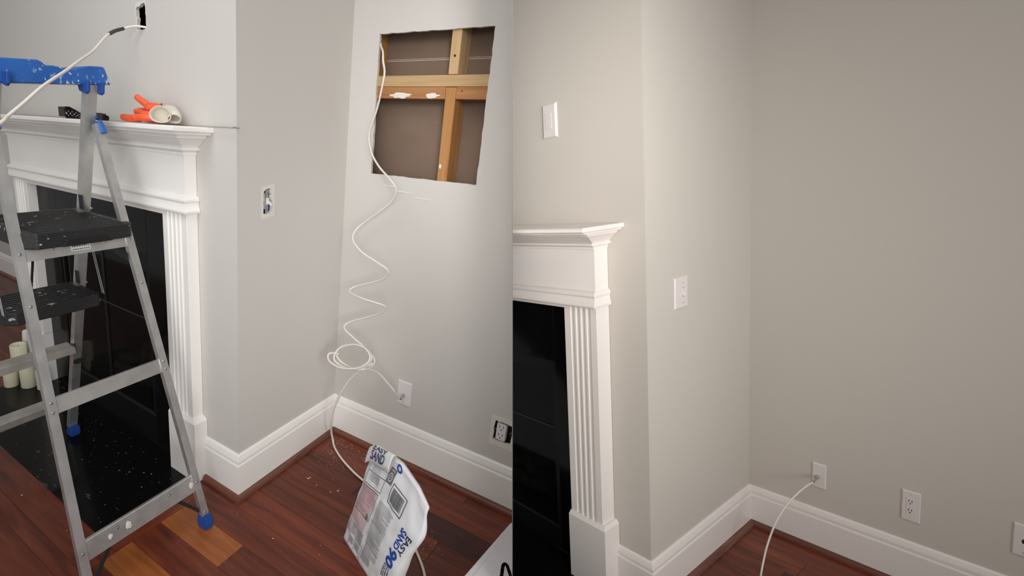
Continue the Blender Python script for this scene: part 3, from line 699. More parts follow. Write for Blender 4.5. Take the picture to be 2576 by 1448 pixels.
p2 = L.part('platform', slab_tread(-1.975, -1.752, .590, .905, .802, .046, False), BLACKP)
rb = BM()
for i in range(9):
    x = -1.962 + i * .0225; box(rb, (x, .61, .8018), (x + .010, .886, .8036), .0006)
L.part('tread_rib', rb, BLACKP, parent=p2)
# rods joining the two platforms, spreader arms
for y in (.912, .585):
    for dx in (0, .012):
        L.part('link_rod', tube(BM(), [(-1.83 + dx, y - .006 if y > .7 else y + .004, 1.05), (-1.765 + dx, y, .80)], .0018, 8), mat('dull_rod', (.22, .22, .22, 1), .45, metal=.6))
for s, (a, b), (c, d) in ((1, (NR0, NR1), (FR0, FR1)), (-1, (NL0, NL1), (FL0, FL1))):
    q0 = at(a, b, .985) + Vector((-.016, -s * .017, 0)); q1 = at(c, d, 1.02) + Vector((.016, s * .019, 0))
    q1 = Vector((q1.x, q0.y, q1.z))
    if s < 0:
        q0 = at(a, b, .945) + Vector((-.014, .016, 0)); q1 = Vector((-1.615, .640, 1.054))
    L.part('spreader', prism(BM(), [q0 + Vector((0, k, j)) for k, j in ((-.002, -.012), (.002, -.012), (.002, .012), (-.002, .012))], q1 - q0), BLACKP)
    for z, xo in ((.85, 0), (1.15, 0)):
        p = at(c, d, z); L.part('rail_bracket', box(BM(), (p.x - .012, p.y - s * .0185 - .0015, z - .03), (p.x + .016, p.y - s * .0185 + .0015, z + .02), .001), BLACKB); rivet((p.x + .0185, p.y + .006, z - .028), (1, 0, 0))
    p = at(c, d, .43); L.part('rail_bracket', box(BM(), (p.x + .0005, p.y - .0165, .425), (p.x + .0185, p.y + .0165, .442)), BLACKB)
# blue caps on the support rails and the hidden straps up to the top
for (a, b) in ((NR0, NR1), (NL0, NL1)):
    p = at(a, b, 1.415); ax = (b - a).normalized(); q = p + ax * .010; sx = Vector((.015, 0, .005))
    L.part('rail_cap', prism(BM(), [p - ax * .034 + sx - Vector((0, .001, 0)), p - ax * .034 - sx - Vector((0, .001, 0)), q - sx * .9 - Vector((0, .001, 0)), q + sx * .1 - Vector((0, .001, 0))], (0, .017, 0), bev=.002), BLUE)
    L.part('hinge_strap', prism(BM(), [(p.x - .030, p.y, 1.43), (p.x - .012, p.y, 1.43), (-1.690, p.y, 1.53), (-1.708, p.y, 1.53)], (0, .006, 0)), BLUE_F)
# blue top cap: stepped profile along y
cap = [(.500, 1.537), (.500, 1.592), (.515, 1.602), (.715, 1.602), (.728, 1.5965), (.735, 1.588), (.770, 1.588), (.778, 1.580), (.820, 1.580), (.828, 1.586), (.865, 1.592), (.905, 1.592), (.913, 1.588), (.930, 1.537)]
tilt = lambda y: -.085 * (.93 - y)          # top tilted so its bottom edge lies level in the image
bm = BM(); prism(bm, [(-1.775, y, z + tilt(y)) for y, z in cap], (.138, 0, 0), bev=.004, seg=2)
tc_ = L.part('top_cap', bm, BLUE)
for (a, b) in ((FR0, FR1), (FL0, FL1)):
    p = at(a, b, 1.52)
    for dy in (-.027, .019): L.part('cap_lug', prism(BM(), [(p.x - .04, p.y + dy, 1.54), (p.x + .028, p.y + dy, 1.54), (p.x + .022, p.y + dy, 1.508), (p.x + .01, p.y + dy, 1.502), (p.x - .03, p.y + dy, 1.512)], (0, .009, 0), bev=.0015), BLUE_F, parent=tc_)
# feet
for (a, b) in ((NR0, NR1), (NL0, NL1), (FR0, FR1), (FL0, FL1)):
    bm = BM(); lo = [(a.x - .030, a.y - .019, .0), (a.x + .016, a.y - .019, 0), (a.x + .016, a.y + .019, 0), (a.x - .030, a.y + .019, 0)]
    if b.x > a.x: lo = [(a.x - .030, a.y - .021, .0), (a.x + .018, a.y - .021, 0), (a.x + .018, a.y + .021, 0), (a.x - .030, a.y + .021, 0)]
    sx = -.008 if b.x < a.x else .008
    v0 = [bm.verts.new(p) for p in lo]; v1 = [bm.verts.new((p[0] + sx * .6, p[1], .028)) for p in lo]; v2 = [bm.verts.new((p[0] * .85 + a.x * .15 + sx, p[1] * .8 + a.y * .2, .052)) for p in lo]
    for r0, r1 in ((v0, v1), (v1, v2)):
        for j in range(4): bm.faces.new((r0[j], r0[(j + 1) % 4], r1[(j + 1) % 4], r1[j]))
    bm.faces.new(v0[::-1]); bm.faces.new(v2); bmesh.ops.bevel(bm, geom=bm.edges[:], offset=.0035, segments=2, affect='EDGES')
    L.part('foot', bm, BLUE_F)

# ---------------------------------------------------------------- candles on the hearth
def candle(x, y, r, h, label, material=WAX, taper=1.0, dip=True):
    bm = BM(); z = .0003
    prof = [(r * .96, z), (r, z + .003), (r * taper, h - .004), (r * taper * .97, h - .001), (r * taper * .93, h)]
    if dip: prof += [(r * taper * .86, h - .0015), (r * taper * .8, h - .010), (r * .2, h - .013), (r * .05, h - .0132)]
    else: prof += [(r * taper * .5, h + .006), (r * taper * .1, h + .009)]
    T = Root('pillar_candle', label, 'candle', (x, y, 0))
    T.part('wax_body', lathe(BM(), prof, (x, y, 0), 32), material, smooth=True)
    zt = h - .0132 if dip else h + .008
    T.part('wick', tube(BM(), [(x, y, zt), (x + .001, y, zt + .006), (x + .003, y, zt + .010)], .0009, 6), SLOT)
candle(-2.868, .948, .034, .118, 'short cream pillar candle at the front of the hearth group')
candle(-2.795, 1.005, .038, .130, 'broad cream pillar candle beside the ladder rail')
candle(-2.95, 1.03, .040, .190, 'tallest cream pillar candle with a hollowed top', WAX)
candle(-3.005, 1.095, .030, .235, 'white tapering candle behind the cream pillars', WAX_W, .55, False)
candle(-2.715, 1.040, .028, .112, 'small cream candle by the white pilaster base')

# ---------------------------------------------------------------- things on the mantel shelf
ZM = 1.4035 + .0197
# thin rod
T = Root('fish_rod', 'thin grey cable rod lying along the back of the mantel', 'rod', (-2.0, 1.12, ZM))
rp = [(-2.86, 1.118, ZM + .0035), (-2.3, 1.122, ZM + .003), (-1.62, 1.128, ZM + .003), (-1.40, 1.122, ZM + .003), (-1.262, 1.112, ZM + .004)]
T.part('rod', tube(BM(), spline(rp, 6), .0024, 8), mat('grey_fibreglass', lin(176, 168, 160), .5))
T.part('tip', tube(BM(), [(-1.262, 1.112, ZM + .004), (-1.248, 1.111, ZM + .0042), (-1.2475, 1.111, ZM + .0042), (-1.236, 1.110, ZM + .0044), (-1.234, 1.11, ZM + .0044)], [.0028, .0028, .0034, .0034, .002], 10), STEEL)
T.part('tail_tip', tube(BM(), [(-2.89, 1.117, ZM + .0037), (-2.86, 1.118, ZM + .0035)], .0036, 10), RIVET)
# perforated strap
T = Root('perforated_strap', 'black perforated rubber strap lying on the mantel behind the ladder', 'strap', (-2.07, 1.06, ZM))
bm = BM(); nx_, nz_ = 66, 14; pr0 = [(-2.262, .030), (-2.235, .036), (-2.222, .044), (-2.185, .044), (-2.15, .034), (-2.12, .024), (-2.09, .019), (-2.06, .0205), (-2.02, .025), (-1.96, .026), (-1.935, .026), (-1.915, .018), (-1.875, .018)]
def hgt(x):
    for (a, ha), (b, hb) in zip(pr0, pr0[1:]):
        if a <= x <= b: return ha + (hb - ha) * (x - a) / (b - a)
    return pr0[-1][1]
V = []
for i in range(nx_ + 1):
    u = i / nx_; x = -2.262 + u * .387; H_ = hgt(x) * 1.05; zb = .010 if x < -2.235 else .0
    if x < -2.235: zb = .010 * (-2.235 - x) / .027
    col = []
    for j in range(nz_ + 1):
        w = j / nz_; y = 1.045 + .022 * math.sin(u * math.pi) * 1.0 - .030 * max(0, .12 - u) / .12 * -1 + .004 * math.sin(w * math.pi)
        col.append(bm.verts.new((x, y, ZM + .0004 + zb + (H_ - zb) * w)))
    V.append(col)
for i in range(nx_):
    for j in range(nz_):
        holed = (i % 4 == 2 and j in (3, 8)) or (i % 4 == 0 and j in (5, 6)) 
        if holed and 6 < i < 62: continue
        bm.faces.new((V[i][j], V[i + 1][j], V[i + 1][j + 1], V[i][j + 1]))
bmesh.ops.solidify(bm, geom=bm.faces[:], thickness=.0025)
T.part('band', bm, STRAP)
T.part('buckle', box(BM(), (-2.228, 1.032, ZM + .006), (-2.186, 1.043, ZM + .045), .003, 2), mat('dark_maroon_buckle', lin(52, 34, 36), .45))
T.part('end_clip', box(BM(), (-1.935, 1.040, ZM + .0004), (-1.91, 1.058, ZM + .026), .002, 2), STRAP)

def skin_mesh(bm_edges, radii, base, name, material, sub=2):
    """continuous surface grown over a skeleton of points and bones"""
    pts, bones = bm_edges
    me = bpy.data.meshes.new(name); me.from_pydata([tuple(Vector(p) - base) for p in pts], bones, [])
    o = bpy.data.objects.new(name, me); COL.objects.link(o)
    sk = o.modifiers.new('s', 'SKIN'); sk.use_smooth_shade = True
    for i, r in enumerate(radii):
        r = r if isinstance(r, tuple) else (r, r); me.skin_vertices[0].data[i].radius = r
    me.skin_vertices[0].data[0].use_root = True
    sb = o.modifiers.new('u', 'SUBSURF'); sb.levels = sub; sb.render_levels = sub
    dg = bpy.context.evaluated_depsgraph_get(); ev = o.evaluated_get(dg); new = bpy.data.meshes.new_from_object(ev)
    COL.objects.unlink(o); bpy.data.objects.remove(o)
    new.materials.clear(); new.materials.append(material)
    for p in new.polygons: p.use_smooth = True
    return new
def glove(label, wrist, palm, fingers, thumb, cuff, cr, palm_r):
    base = Vector((wrist[0], wrist[1], ZM))
    T = Root('work_glove', label, 'glove', base, group='orange work gloves on the mantel')
    pts = [wrist, palm]; rad = [palm_r[0], palm_r[1]]; bones = [(0, 1)]
    for ch, r in fingers:
        prev = 1
        for k, p in enumerate(ch):
            pts.append(p); rad.append(r * (1 - .08 * k)); bones.append((prev, len(pts) - 1)); prev = len(pts) - 1
    prev = 0
    for k, p in enumerate(thumb[0]):
        pts.append(p); rad.append(thumb[1] * (1 - .08 * k)); bones.append((prev, len(pts) - 1)); prev = len(pts) - 1
    T.link('coated_hand', skin_mesh((pts, bones), rad, base, 'coated_hand', ORANGE))
    # knitted cuff: open tube with a rolled rim
    c = [Vector(p) for p in cuff]; bm = BM(); n = len(c); seg = 28; rings = []
    run = [(c[i], i, 1.0) for i in range(n)] + [(c[-1], n - 1, .93), (c[-2], n - 2, .88), (c[-2].lerp(c[-3], .35), n - 2, .78), (c[-2].lerp(c[-3], .5), n - 2, .05)]
    for p, i, f in run:
        t = (c[min(i + 1, n - 1)] - c[max(i - 1, 0)]).normalized(); u = t.cross(Vector((0, 0, 1))).normalized(); w = u.cross(t)
        rings.append([bm.verts.new(p + u * math.cos(a) * cr[i][0] * f + w * math.sin(a) * cr[i][1] * f * (1 if math.sin(a) > 0 else .9) * (1 + .05 * math.sin(3 * a + i))) for a in [2 * math.pi * k / seg for k in range(seg)]])
    for i in range(len(rings) - 1):
        for k in range(seg): bm.faces.new((rings[i][k], rings[i][(k + 1) % seg], rings[i + 1][(k + 1) % seg], rings[i + 1][k]))
    bm.faces.new(rings[0][::-1]); bm.faces.new(rings[-1]); bmesh.ops.recalc_face_normals(bm, faces=bm.faces[:])
    T.part('knit_cuff', bm, KNIT, smooth=True, label='off white knit cuff')
    return T
z = ZM
glove('orange coated work glove with its pale cuff opening outward', (-1.5500, 1.0610, z + .024), (-1.6000, 1.0410, z + .022),
      [([(-1.6300, 1.0120, z + .016), (-1.6700, 1.0010, z + .0145), (-1.7070, 0.9990, z + .0180)], .0140),
       ([(-1.6300, 1.0340, z + .032), (-1.6600, 1.0360, z + .040), (-1.6830, 1.0360, z + .038)], .0120),
       ([(-1.6300, 1.0510, z + .020), (-1.6700, 1.0610, z + .016)], .0135),
       ([(-1.6200, 1.0660, z + .024), (-1.6500, 1.0810, z + .018)], .0125)],
      ([(-1.5670, 1.0110, z + .020), (-1.6100, 0.9940, z + .018), (-1.6300, 0.9920, z + .016)], .0140),
      [(-1.5630, 1.0640, z + .026), (-1.5350, 1.0440, z + .0275), (-1.5070, 1.0220, z + .0285), (-1.4890, 1.0040, z + .0300)], [(.022, .019), (.026, .022), (.031, .026), (.034, .0285)], [(.020, .020), (.026, .019)])
glove('orange coated work glove with one finger sticking up', (-1.5680, 1.0850, z + .050), (-1.6260, 1.0780, z + .052),
      [([(-1.6540, 1.0680, z + .062), (-1.6780, 1.0580, z + .078), (-1.7000, 1.0520, z + .092)], .0135),
       ([(-1.6660, 1.0850, z + .044), (-1.7110, 1.0850, z + .042), (-1.7410, 1.0830, z + .044)], .0135),
       ([(-1.6610, 1.1000, z + .044), (-1.6910, 1.1030, z + .050)], .012)],
      ([(-1.5910, 1.0550, z + .055), (-1.6260, 1.0400, z + .052)], .0125),
      [(-1.5810, 1.0850, z + .052), (-1.5410, 1.0830, z + .045), (-1.5010, 1.0660, z + .031), (-1.4790, 1.0500, z + .0190)], [(.022, .019), (.025, .020), (.024, .019), (.021, .0165)], [(.020, .019), (.022, .018)])

# ---------------------------------------------------------------- cables of the repair room, laid on image pixel rays at chosen depths
T = Root('fish_cable', 'white cable with black tape hanging from the hole above the mantel', 'cable', (-1.74, YW, 1.75))
cp = [(-1.735, YW + .03, 1.748), (-1.756, YW + .004, 1.7565), (-1.785, 1.118, 1.7575), (-1.806, 1.085, 1.7445), (-1.755, 1.0, 1.708), (-1.673, .9, 1.638), (-1.568, .8, 1.591), (-1.49, .72, 1.551), (-1.40, .62, 1.502), (-1.35, .55, 1.456), (-1.315, .5, 1.424), (-1.28, .47, 1.408), (-1.22, .36, 1.34), (-1.2, .18, 1.12), (-1.2, .06, .6), (-1.22, .02, .12), (-1.26, -.02, .0065), (-1.42, -.12, .0055), (-1.62, -.2, .0055)]
sp = spline(cp, 8)
T.part('jacket', tube(BM(), sp, .0042, 10), CABLE, smooth=True)
T.part('tape_wrap', tube(BM(), spline([(-1.806, 1.085, 1.7445), (-1.785, 1.043, 1.7285), (-1.757, 1.003, 1.7095)], 5), [.0062, .0058, .006, .0064, .006, .0058, .0064, .006, .0062, .006, .005], 12), TAPE, smooth=True)

T = Root('coax_cable', 'long white coiled cable hanging from the square wall hole', 'cable', (-1.05, 1.66, 0))
hx = [(-1.185, YSf + .03, 1.83), (-1.150, YB + .010, 1.775), (-1.108, 1.725, 1.742), (-1.088, 1.70, 1.705), (-1.078, 1.70, 1.66), (-1.092, 1.705, 1.59), (-1.115, 1.72, 1.53), (-1.153, 1.735, 1.435), (-1.135, 1.73, 1.365), (-1.075, 1.70, 1.312), (-.987, 1.66, 1.264), (-.965, 1.665, 1.23), (-.99, 1.68, 1.184), (-1.048, 1.69, 1.135), (-1.128, 1.70, 1.075), (-1.158, 1.685, 1.04), (-1.150, 1.655, 1.005), (-1.095, 1.64, .967), (-1.018, 1.645, .935), (-.972, 1.66, .907), (-.993, 1.675, .868), (-1.060, 1.69, .830), (-1.150, 1.695, .790), (-1.158, 1.665, .772), (-1.083, 1.64, .768), (-1.003, 1.645, .763), (-.973, 1.66, .752), (-.990, 1.675, .718), (-1.068, 1.69, .672), (-1.165, 1.69, .622), (-1.172, 1.66, .600), (-1.108, 1.645, .576), (-1.038, 1.64, .548), (-.990, 1.64, .508), (-1.012, 1.625, .470), (-1.06, 1.605, .458), (-1.125, 1.60, .466), (-1.166, 1.605, .490), (-1.160, 1.63, .526), (-1.100, 1.64, .548), (-1.030, 1.635, .548), (-.992, 1.615, .532), (-1.000, 1.60, .503), (-1.05, 1.585, .470), (-1.115, 1.58, .462), (-1.165, 1.585, .480), (-1.162, 1.615, .52), (-1.10, 1.63, .553), (-1.035, 1.625, .557), (-.994, 1.605, .540), (-.997, 1.59, .512), (-1.04, 1.575, .480), (-1.12, 1.565, .462), (-1.18, 1.57, .472), (-1.196, 1.585, .492), (-1.18, 1.6, .498), (-1.152, 1.60, .502)]
T.part('jacket', tube(BM(), spline(hx, 7), .0043, 8), CABLE, smooth=True)
dp = [(-.995, 1.635, .497), (-1.030, 1.62, .468), (-1.085, 1.612, .405), (-1.138, 1.615, .312), (-1.176, 1.622, .218), (-1.197, 1.632, .135), (-1.21, 1.655, .06), (-1.203, 1.662, .012), (-1.170, 1.632, .0056), (-1.0923, 1.585, .0054), (-.995, 1.545, .0054), (-.916, 1.522, .0054), (-.80, 1.48, .0054), (-.69, 1.425, .0054), (-.611, 1.368, .0054), (-.552, 1.318, .0054), (-.506, 1.268, .0054), (-.46, 1.19, .0054), (-.43, 1.08, .0054)]
T.part('floor_run', tube(BM(), spline(dp, 8), .0050, 8), CABLE, smooth=True)
cp = [(-1.0, 1.60, .485), (-.975, 1.655, .448), (-.935, 1.675, .405), (-.905, 1.685, .372), (-.897, 1.715, .325)]
T.part('plug_lead', tube(BM(), spline(cp, 8), .0032, 8), CABLE, smooth=True)

# ---------------------------------------------------------------- sack of powder
FL0_, FR0_ = Vector((-.821, 1.231, .001)), Vector((-.561, 1.103, .001))
VB = Vector((.442, .897, 0))
def crest(s):
    k = [(0, (-.768, 1.305, .352)), (.12, (-.745, 1.295, .377)), (.40, (-.655, 1.262, .398)), (.5, (-.628, 1.250, .400)), (.8, (-.545, 1.216, .374)), (1, (-.492, 1.196, .338))]
    for (a, p), (b, q) in zip(k, k[1:]):
        if s <= b: return Vector(p).lerp(Vector(q), (s - a) / (b - a))
    return Vector(k[-1][1])
def sack(s, t, side):
    """side 0 front, 1 back; s across, t up"""
    lo = FL0_.lerp(FR0_, s); hi = crest(s)
    p = lo.lerp(hi, t)
    edge = math.sin(math.pi * min(1, max(0, s))) ** .55; full = (1 - t) ** .5 if t > .55 else 1 - .33 * (t / .55) ** 3 * .98
    full = min(full, 1); d = .10 * (1 - .86 * t ** 1.6)
    bulge = .016 * edge * math.sin(math.pi * min(t * 1.05 + .04, 1))
    p += Vector((0, 0, -.0)) + (-VB) * bulge if side == 0 else VB * (d * (.35 + .65 * edge)) + VB * bulge * .6
    # slumped right flank and creases
    fl = math.exp(-((t - .72) / .16) ** 2) * max(0, s - .72) / .28; p += Vector((.020, -.008, 0)) * fl
    wv = noise.noise(Vector((s * 5, t * 7, side * 3.1))) * .005 + noise.noise(Vector((s * 13, t * 11, side * 9.7))) * .0022
    amp = 1 if .04 < t < .97 else .2
    p += (-VB if side == 0 else VB) * wv * amp
    p.z = max(p.z, .0012)
    return p
NS, NT = 44, 48
bm = BM(); fr = [[bm.verts.new(sack(i / NS, j / NT, 0)) for j in range(NT + 1)] for i in range(NS + 1)]
bk = [[bm.verts.new(sack(i / NS, j / NT, 1)) for j in range(NT + 1)] for i in range(NS + 1)]
for i in range(NS):
    for j in range(NT):
        bm.faces.new((fr[i][j], fr[i + 1][j], fr[i + 1][j + 1], fr[i][j + 1])); bm.faces.new((bk[i][j], bk[i][j + 1], bk[i + 1][j + 1], bk[i + 1][j]))
    bm.faces.new((fr[i][NT], fr[i + 1][NT], bk[i + 1][NT], bk[i][NT])); bm.faces.new((fr[i][0], bk[i][0], bk[i + 1][0], fr[i + 1][0]))
for j in range(NT):
    bm.faces.new((fr[0][j], fr[0][j + 1], bk[0][j + 1], bk[0][j])); bm.faces.new((fr[NS][j], bk[NS][j], bk[NS][j + 1], fr[NS][j + 1]))
bmesh.ops.recalc_face_normals(bm, faces=bm.faces[:])
S = Root('powder_sack', 'white printed paper sack of powder standing on the floor', 'sack', (-.69, 1.20, 0))
body = S.part('sack_body', bm, BAGW, smooth=True)
def onbag(s, t, off=.0012):
    e = .004; p = sack(s, t, 0); a = sack(min(s + e, 1), t, 0) - sack(max(s - e, 0), t, 0); b = sack(s, min(t + e, 1), 0) - sack(s, max(t - e, 0), 0)
    n = a.cross(b).normalized()
    if n.dot(-VB) < 0: n = -n
    return p + n * off
def patch(bm, s0, s1, t0, t1, off=.0012, n=None, m_=None, skew=0):
    n = n or max(1, int((s1 - s0) * NS * 1.2) + 1); m_ = m_ or max(1, int((t1 - t0) * NT * 1.2) + 1)
    g = [[bm.verts.new(onbag(s0 + (s1 - s0) * i / n, t0 + (t1 - t0) * j / m_ + skew * i / n, off)) for j in range(m_ + 1)] for i in range(n + 1)]
    for i in range(n):
        for j in range(m_): bm.faces.new((g[i][j], g[i + 1][j], g[i + 1][j + 1], g[i][j + 1]))
def outline(bm, s0, s1, t0, t1, w=.006, off=.0016):
    patch(bm, s0, s1, t0, t0 + w, off); patch(bm, s0, s1, t1 - w, t1, off); patch(bm, s0, s0 + w, t0 + w, t1 - w, off); patch(bm, s1 - w, s1, t0 + w, t1 - w, off)
rr = random.Random(5)
def lines(bm, s0, s1, t0, t1, pitch, fillr, off=.0014, jag=.1):
    t = t1
    while t > t0 + pitch:
        e = s1 - (s1 - s0) * (rr.random() * jag if rr.random() < .75 else rr.random() * .55); patch(bm, s0, e, t - pitch * fillr, t, off, m_=1); t -= pitch
bm = BM(); patch(bm, .10, .36, .40, .66); patch(bm, .03, .36, .28, .40, .0012); S.part('pink_panel', bm, P_PINK, parent=body, smooth=True)
bm = BM()
lines(bm, .11, .35, .49, .655, .0085, .35, .0018); lines(bm, .05, .32, .385, .48, .011, .25, .0018, .4)
S.part('maroon_lines', bm, mat('faded_maroon_print', lin(176, 140, 146), .6), parent=body, kind='stuff')
bm = BM()
lines(bm, .44, .70, .15, .64, .0085, .55); lines(bm, .16, .38, .71, .86, .012, .35, jag=.5); lines(bm, .20, .33, .70, .80, .010, .5)
for (a, b, c, d) in ((.02, .10, .14, .27), (.13, .22, .15, .27), (.13, .22, .05, .13), (.25, .38, .13, .27), (.25, .36, .04, .12), (.42, .60, .06, .15)): lines(bm, a, b, c, d, .0075, .72, jag=.06)
S.part('grey_print_lines', bm, P_GREY, parent=body, kind='stuff')
bm = BM(); outline(bm, .08, .385, .40, .66); outline(bm, .10, .40, .675, .80, .005); patch(bm, .115, .119, .02, .28, .0016); patch(bm, .235, .239, .02, .28, .0016); patch(bm, .395, .399, .0, .17, .0016)
patch(bm, .15, .36, .885, .889); patch(bm, .17, .40, .865, .868); patch(bm, .42, .68, .445, .449); patch(bm, .42, .66, .33, .333); patch(bm, .42, .70, .24, .243)
outline(bm, .53, .765, .675, .845, .008); outline(bm, .78, .98, .0, .10, .006)
S.part('dark_outlines', bm, P_DGREY, parent=body, kind='stuff')
bm = BM(); s = .56
while s < .735:
    w = rr.choice((.003, .005, .008)); patch(bm, s, s + w, .70, .82, .0016, 1, 4); s += w + rr.choice((.003, .004, .006))
S.part('barcode', bm, P_DGREY, parent=body, kind='stuff')
bm = BM(); patch(bm, .40, .505, .80, .93, .0014); em = S.part('grey_emblem', bm, mat('emblem_grey', lin(110, 112, 116), .6), parent=body)
bm = BM()      # ring of the emblem with two strokes
for k in range(20):
    a0, a1 = 2 * math.pi * k / 20, 2 * math.pi * (k + 1) / 20
    q = [onbag(.452 + .035 * r * math.cos(a), .855 + .036 * r * math.sin(a), .0019) for a, r in ((a0, .78), (a1, .78), (a1, 1), (a0, 1))]; bm.faces.new([bm.verts.new(p) for p in q])
patch(bm, .437, .467, .863, .869, .0019, 2, 1); patch(bm, .437, .462, .845, .851, .0019, 2, 1); patch(bm, .42, .485, .905, .909, .0019, 2, 1); patch(bm, .42, .485, .915, .919, .0019, 2, 1)
S.part('emblem_mark', bm, WHITEPL, parent=body)
bm = BM()      # hazard diamond
q = [(.335, .455), (.368, .425), (.335, .395), (.302, .425)]
for f, off in ((1, .0018),):
    for i in range(4):
        a, b = q[i], q[(i + 1) % 4]; c = (.335, .425); k = .82
        bm.faces.new([bm.verts.new(onbag(*p, off)) for p in (a, b, (c[0] + (b[0] - c[0]) * k, c[1] + (b[1] - c[1]) * k), (c[0] + (a[0] - c[0]) * k, c[1] + (a[1] - c[1]) * k))])
patch(bm, .322, .350, .413, .419, .0018, 2, 1); patch(bm, .329, .341, .419, .438, .0018, 2, 2)
S.part('hazard_diamond', bm, SLOT, parent=body)

def text_mesh(txt, bold=.0):
    c = bpy.data.curves.new('lettering', 'FONT'); c.body = txt; c.size = 1; c.offset = bold; c.resolution_u = 4
    o = bpy.data.objects.new('lettering', c); COL.objects.link(o)
    dg = bpy.context.evaluated_depsgraph_get(); me = bpy.data.meshes.new_from_object(o.evaluated_get(dg))
    COL.objects.unlink(o); bpy.data.objects.remove(o)
    bm = BM(); bm.from_mesh(me); bpy.data.meshes.remove(me)
    return bm
def letter(txt, s0, t0, h, length, mode, bold=.02, off=.0018):
    """lettering on the sack: mode 'down' reads top to bottom, 'flap' along the folded top"""
    bm = text_mesh(txt, bold); bmesh.ops.subdivide_edges(bm, edges=[e for e in bm.edges if e.calc_length() > .18], cuts=2)
    xs = [v.co.x for v in bm.verts]; ys = [v.co.y for v in bm.verts]; x0, x1, y0, y1 = min(xs), max(xs), min(ys), max(ys)
    for v in bm.verts:
        a = (v.co.x - x0) / (x1 - x0); b = (v.co.y - y0) / (y1 - y0)
        if mode == 'down': v.co = onbag(s0 + h * b, t0 - length * a, off)
        else: v.co = onbag(s0 + length * a, t0 + h * b, off)
    return bm
S.part('navy_lettering', letter('EASY', .900, .655, .055, .20, 'down'), P_NAVY, parent=body)
S.part('blue_lettering', letter('SAND', .825, .665, .068, .20, 'down', .03), P_BLUE, parent=body)
S.part('blue_lettering', letter('90', .800, .455, .125, .165, 'down', .035), P_BLUE, parent=body)
bm = BM()
for s0_, ln in ((.884, .16), (.858, .19), (.832, .17), (.808, .12)):
    t = .285
    while t > .285 - ln:
        w = rr.uniform(.006, .018); patch(bm, s0_, s0_ + rr.uniform(.010, .016), t - w, t, .0018, 1, 1); t -= w + rr.uniform(.003, .007)
S.part('small_print', bm, P_NAVY, parent=body, kind='stuff')
bm = BM(); patch(bm, .955, .965, .04, .26, .0016); S.part('maroon_stripe', bm, P_MAROON, parent=body)
# folded-over top flap with its own lettering
fl0, fl1 = .0, .43
def flap(s, t):
    p = sack(fl0 + (fl1 - fl0) * s, 1, 0); w = Vector((0, 0, 1)) * (.022 * math.sin(t * math.pi * .9)) - VB * (.020 * t + .012) - Vector((0, 0, .045 * t * t))
    return p + w * 1.0 + Vector((0, 0, .014 * (1 - t))) + VB * .012 * (1 - t)
bm = BM(); g = [[bm.verts.new(flap(i / 16, j / 8) + Vector((0, 0, .0025 * noise.noise(Vector((i * .7, j * .5, 2)))))) for j in range(9)] for i in range(17)]
for i in range(16):
    for j in range(8): bm.faces.new((g[i][j], g[i + 1][j], g[i + 1][j + 1], g[i][j + 1]))
bmesh.ops.recalc_face_normals(bm, faces=bm.faces[:]); bmesh.ops.solidify(bm, geom=bm.faces[:], thickness=.0016)
fp = S.part('folded_top', bm, BAGW, smooth=True)
for txt, t0, mt in (('EASY', .62, P_NAVY), ('SAND', .92, P_NAVY)):
    bm = text_mesh(txt, .02); xs = [v.co.x for v in bm.verts]; x0, x1 = min(xs), max(xs)
    for v in bm.verts:
        a = (v.co.x - x0) / (x1 - x0); v.co = flap(.32 + .48 * a, t0 - .26 * v.co.y / .7) - VB * .003 + Vector((0, 0, .0018))
    S.part('navy_lettering', bm, mt, parent=fp)
bm = BM()
for k in range(24):
    a0, a1 = 2 * math.pi * k / 24, 2 * math.pi * (k + 1) / 24
    q = [onbag(.52 + .045 * r * math.cos(a), .965 + .034 * r * math.sin(a), .0022) for a, r in ((a0, .55), (a1, .55), (a1, 1), (a0, 1))]; bm.faces.new([bm.verts.new(p) for p in q])
S.part('blue_ring', bm, P_BLUE, parent=body)

# ---------------------------------------------------------------- white board with a marker loop
BX = Vector((-.327, 1.588, .10)); e1 = Vector((-.046, -.325, 0)).normalized(); e2 = Vector((-e1.y, e1.x, 0)) * 1
if e2.x < 0: e2 = -e2
T = Root('white_box', 'white flat carton with a black marker loop beside the wall outlet', 'box', (-.25, 1.4, 0), clip=True)
bm = BM(); prism(bm, [Vector((BX.x, BX.y, 0.001)) + e1 * a + e2 * b for a, b in ((0, 0), (.75, 0), (.75, .5), (0, .5))], (0, 0, .095), bev=.002)
T.part('carton', bm, BOARD)
bm = BM(); prism(bm, [Vector((BX.x, BX.y, .0962)) + e1 * a + e2 * b for a, b in ((.072, .020), (.74, .020), (.74, .5), (.072, .5))], (0, 0, .0014), bev=.0005)
T.part('lid_panel', bm, BOARD)
P = spline([Vector((x, y, .0985)) for x, y in ((-.262, 1.275), (-.272, 1.319), (-.279, 1.351), (-.2845, 1.375), (-.2845, 1.390), (-.277, 1.391), (-.266, 1.376), (-.253, 1.356), (-.236, 1.325))], 6); bm = BM(); prev = None
for i, p in enumerate(P):
    t = (P[min(i + 1, len(P) - 1)] - P[max(i - 1, 0)]).normalized(); n = Vector((-t.y, t.x, 0)) * .0052
    cur = (bm.verts.new(p + n), bm.verts.new(p - n))
    if prev: bm.faces.new((prev[0], prev[1], cur[1], cur[0]))
    prev = cur
bmesh.ops.solidify(bm, geom=bm.faces[:], thickness=.0004)
T.part('marker_loop', bm, INK, label='thick black marker loop')

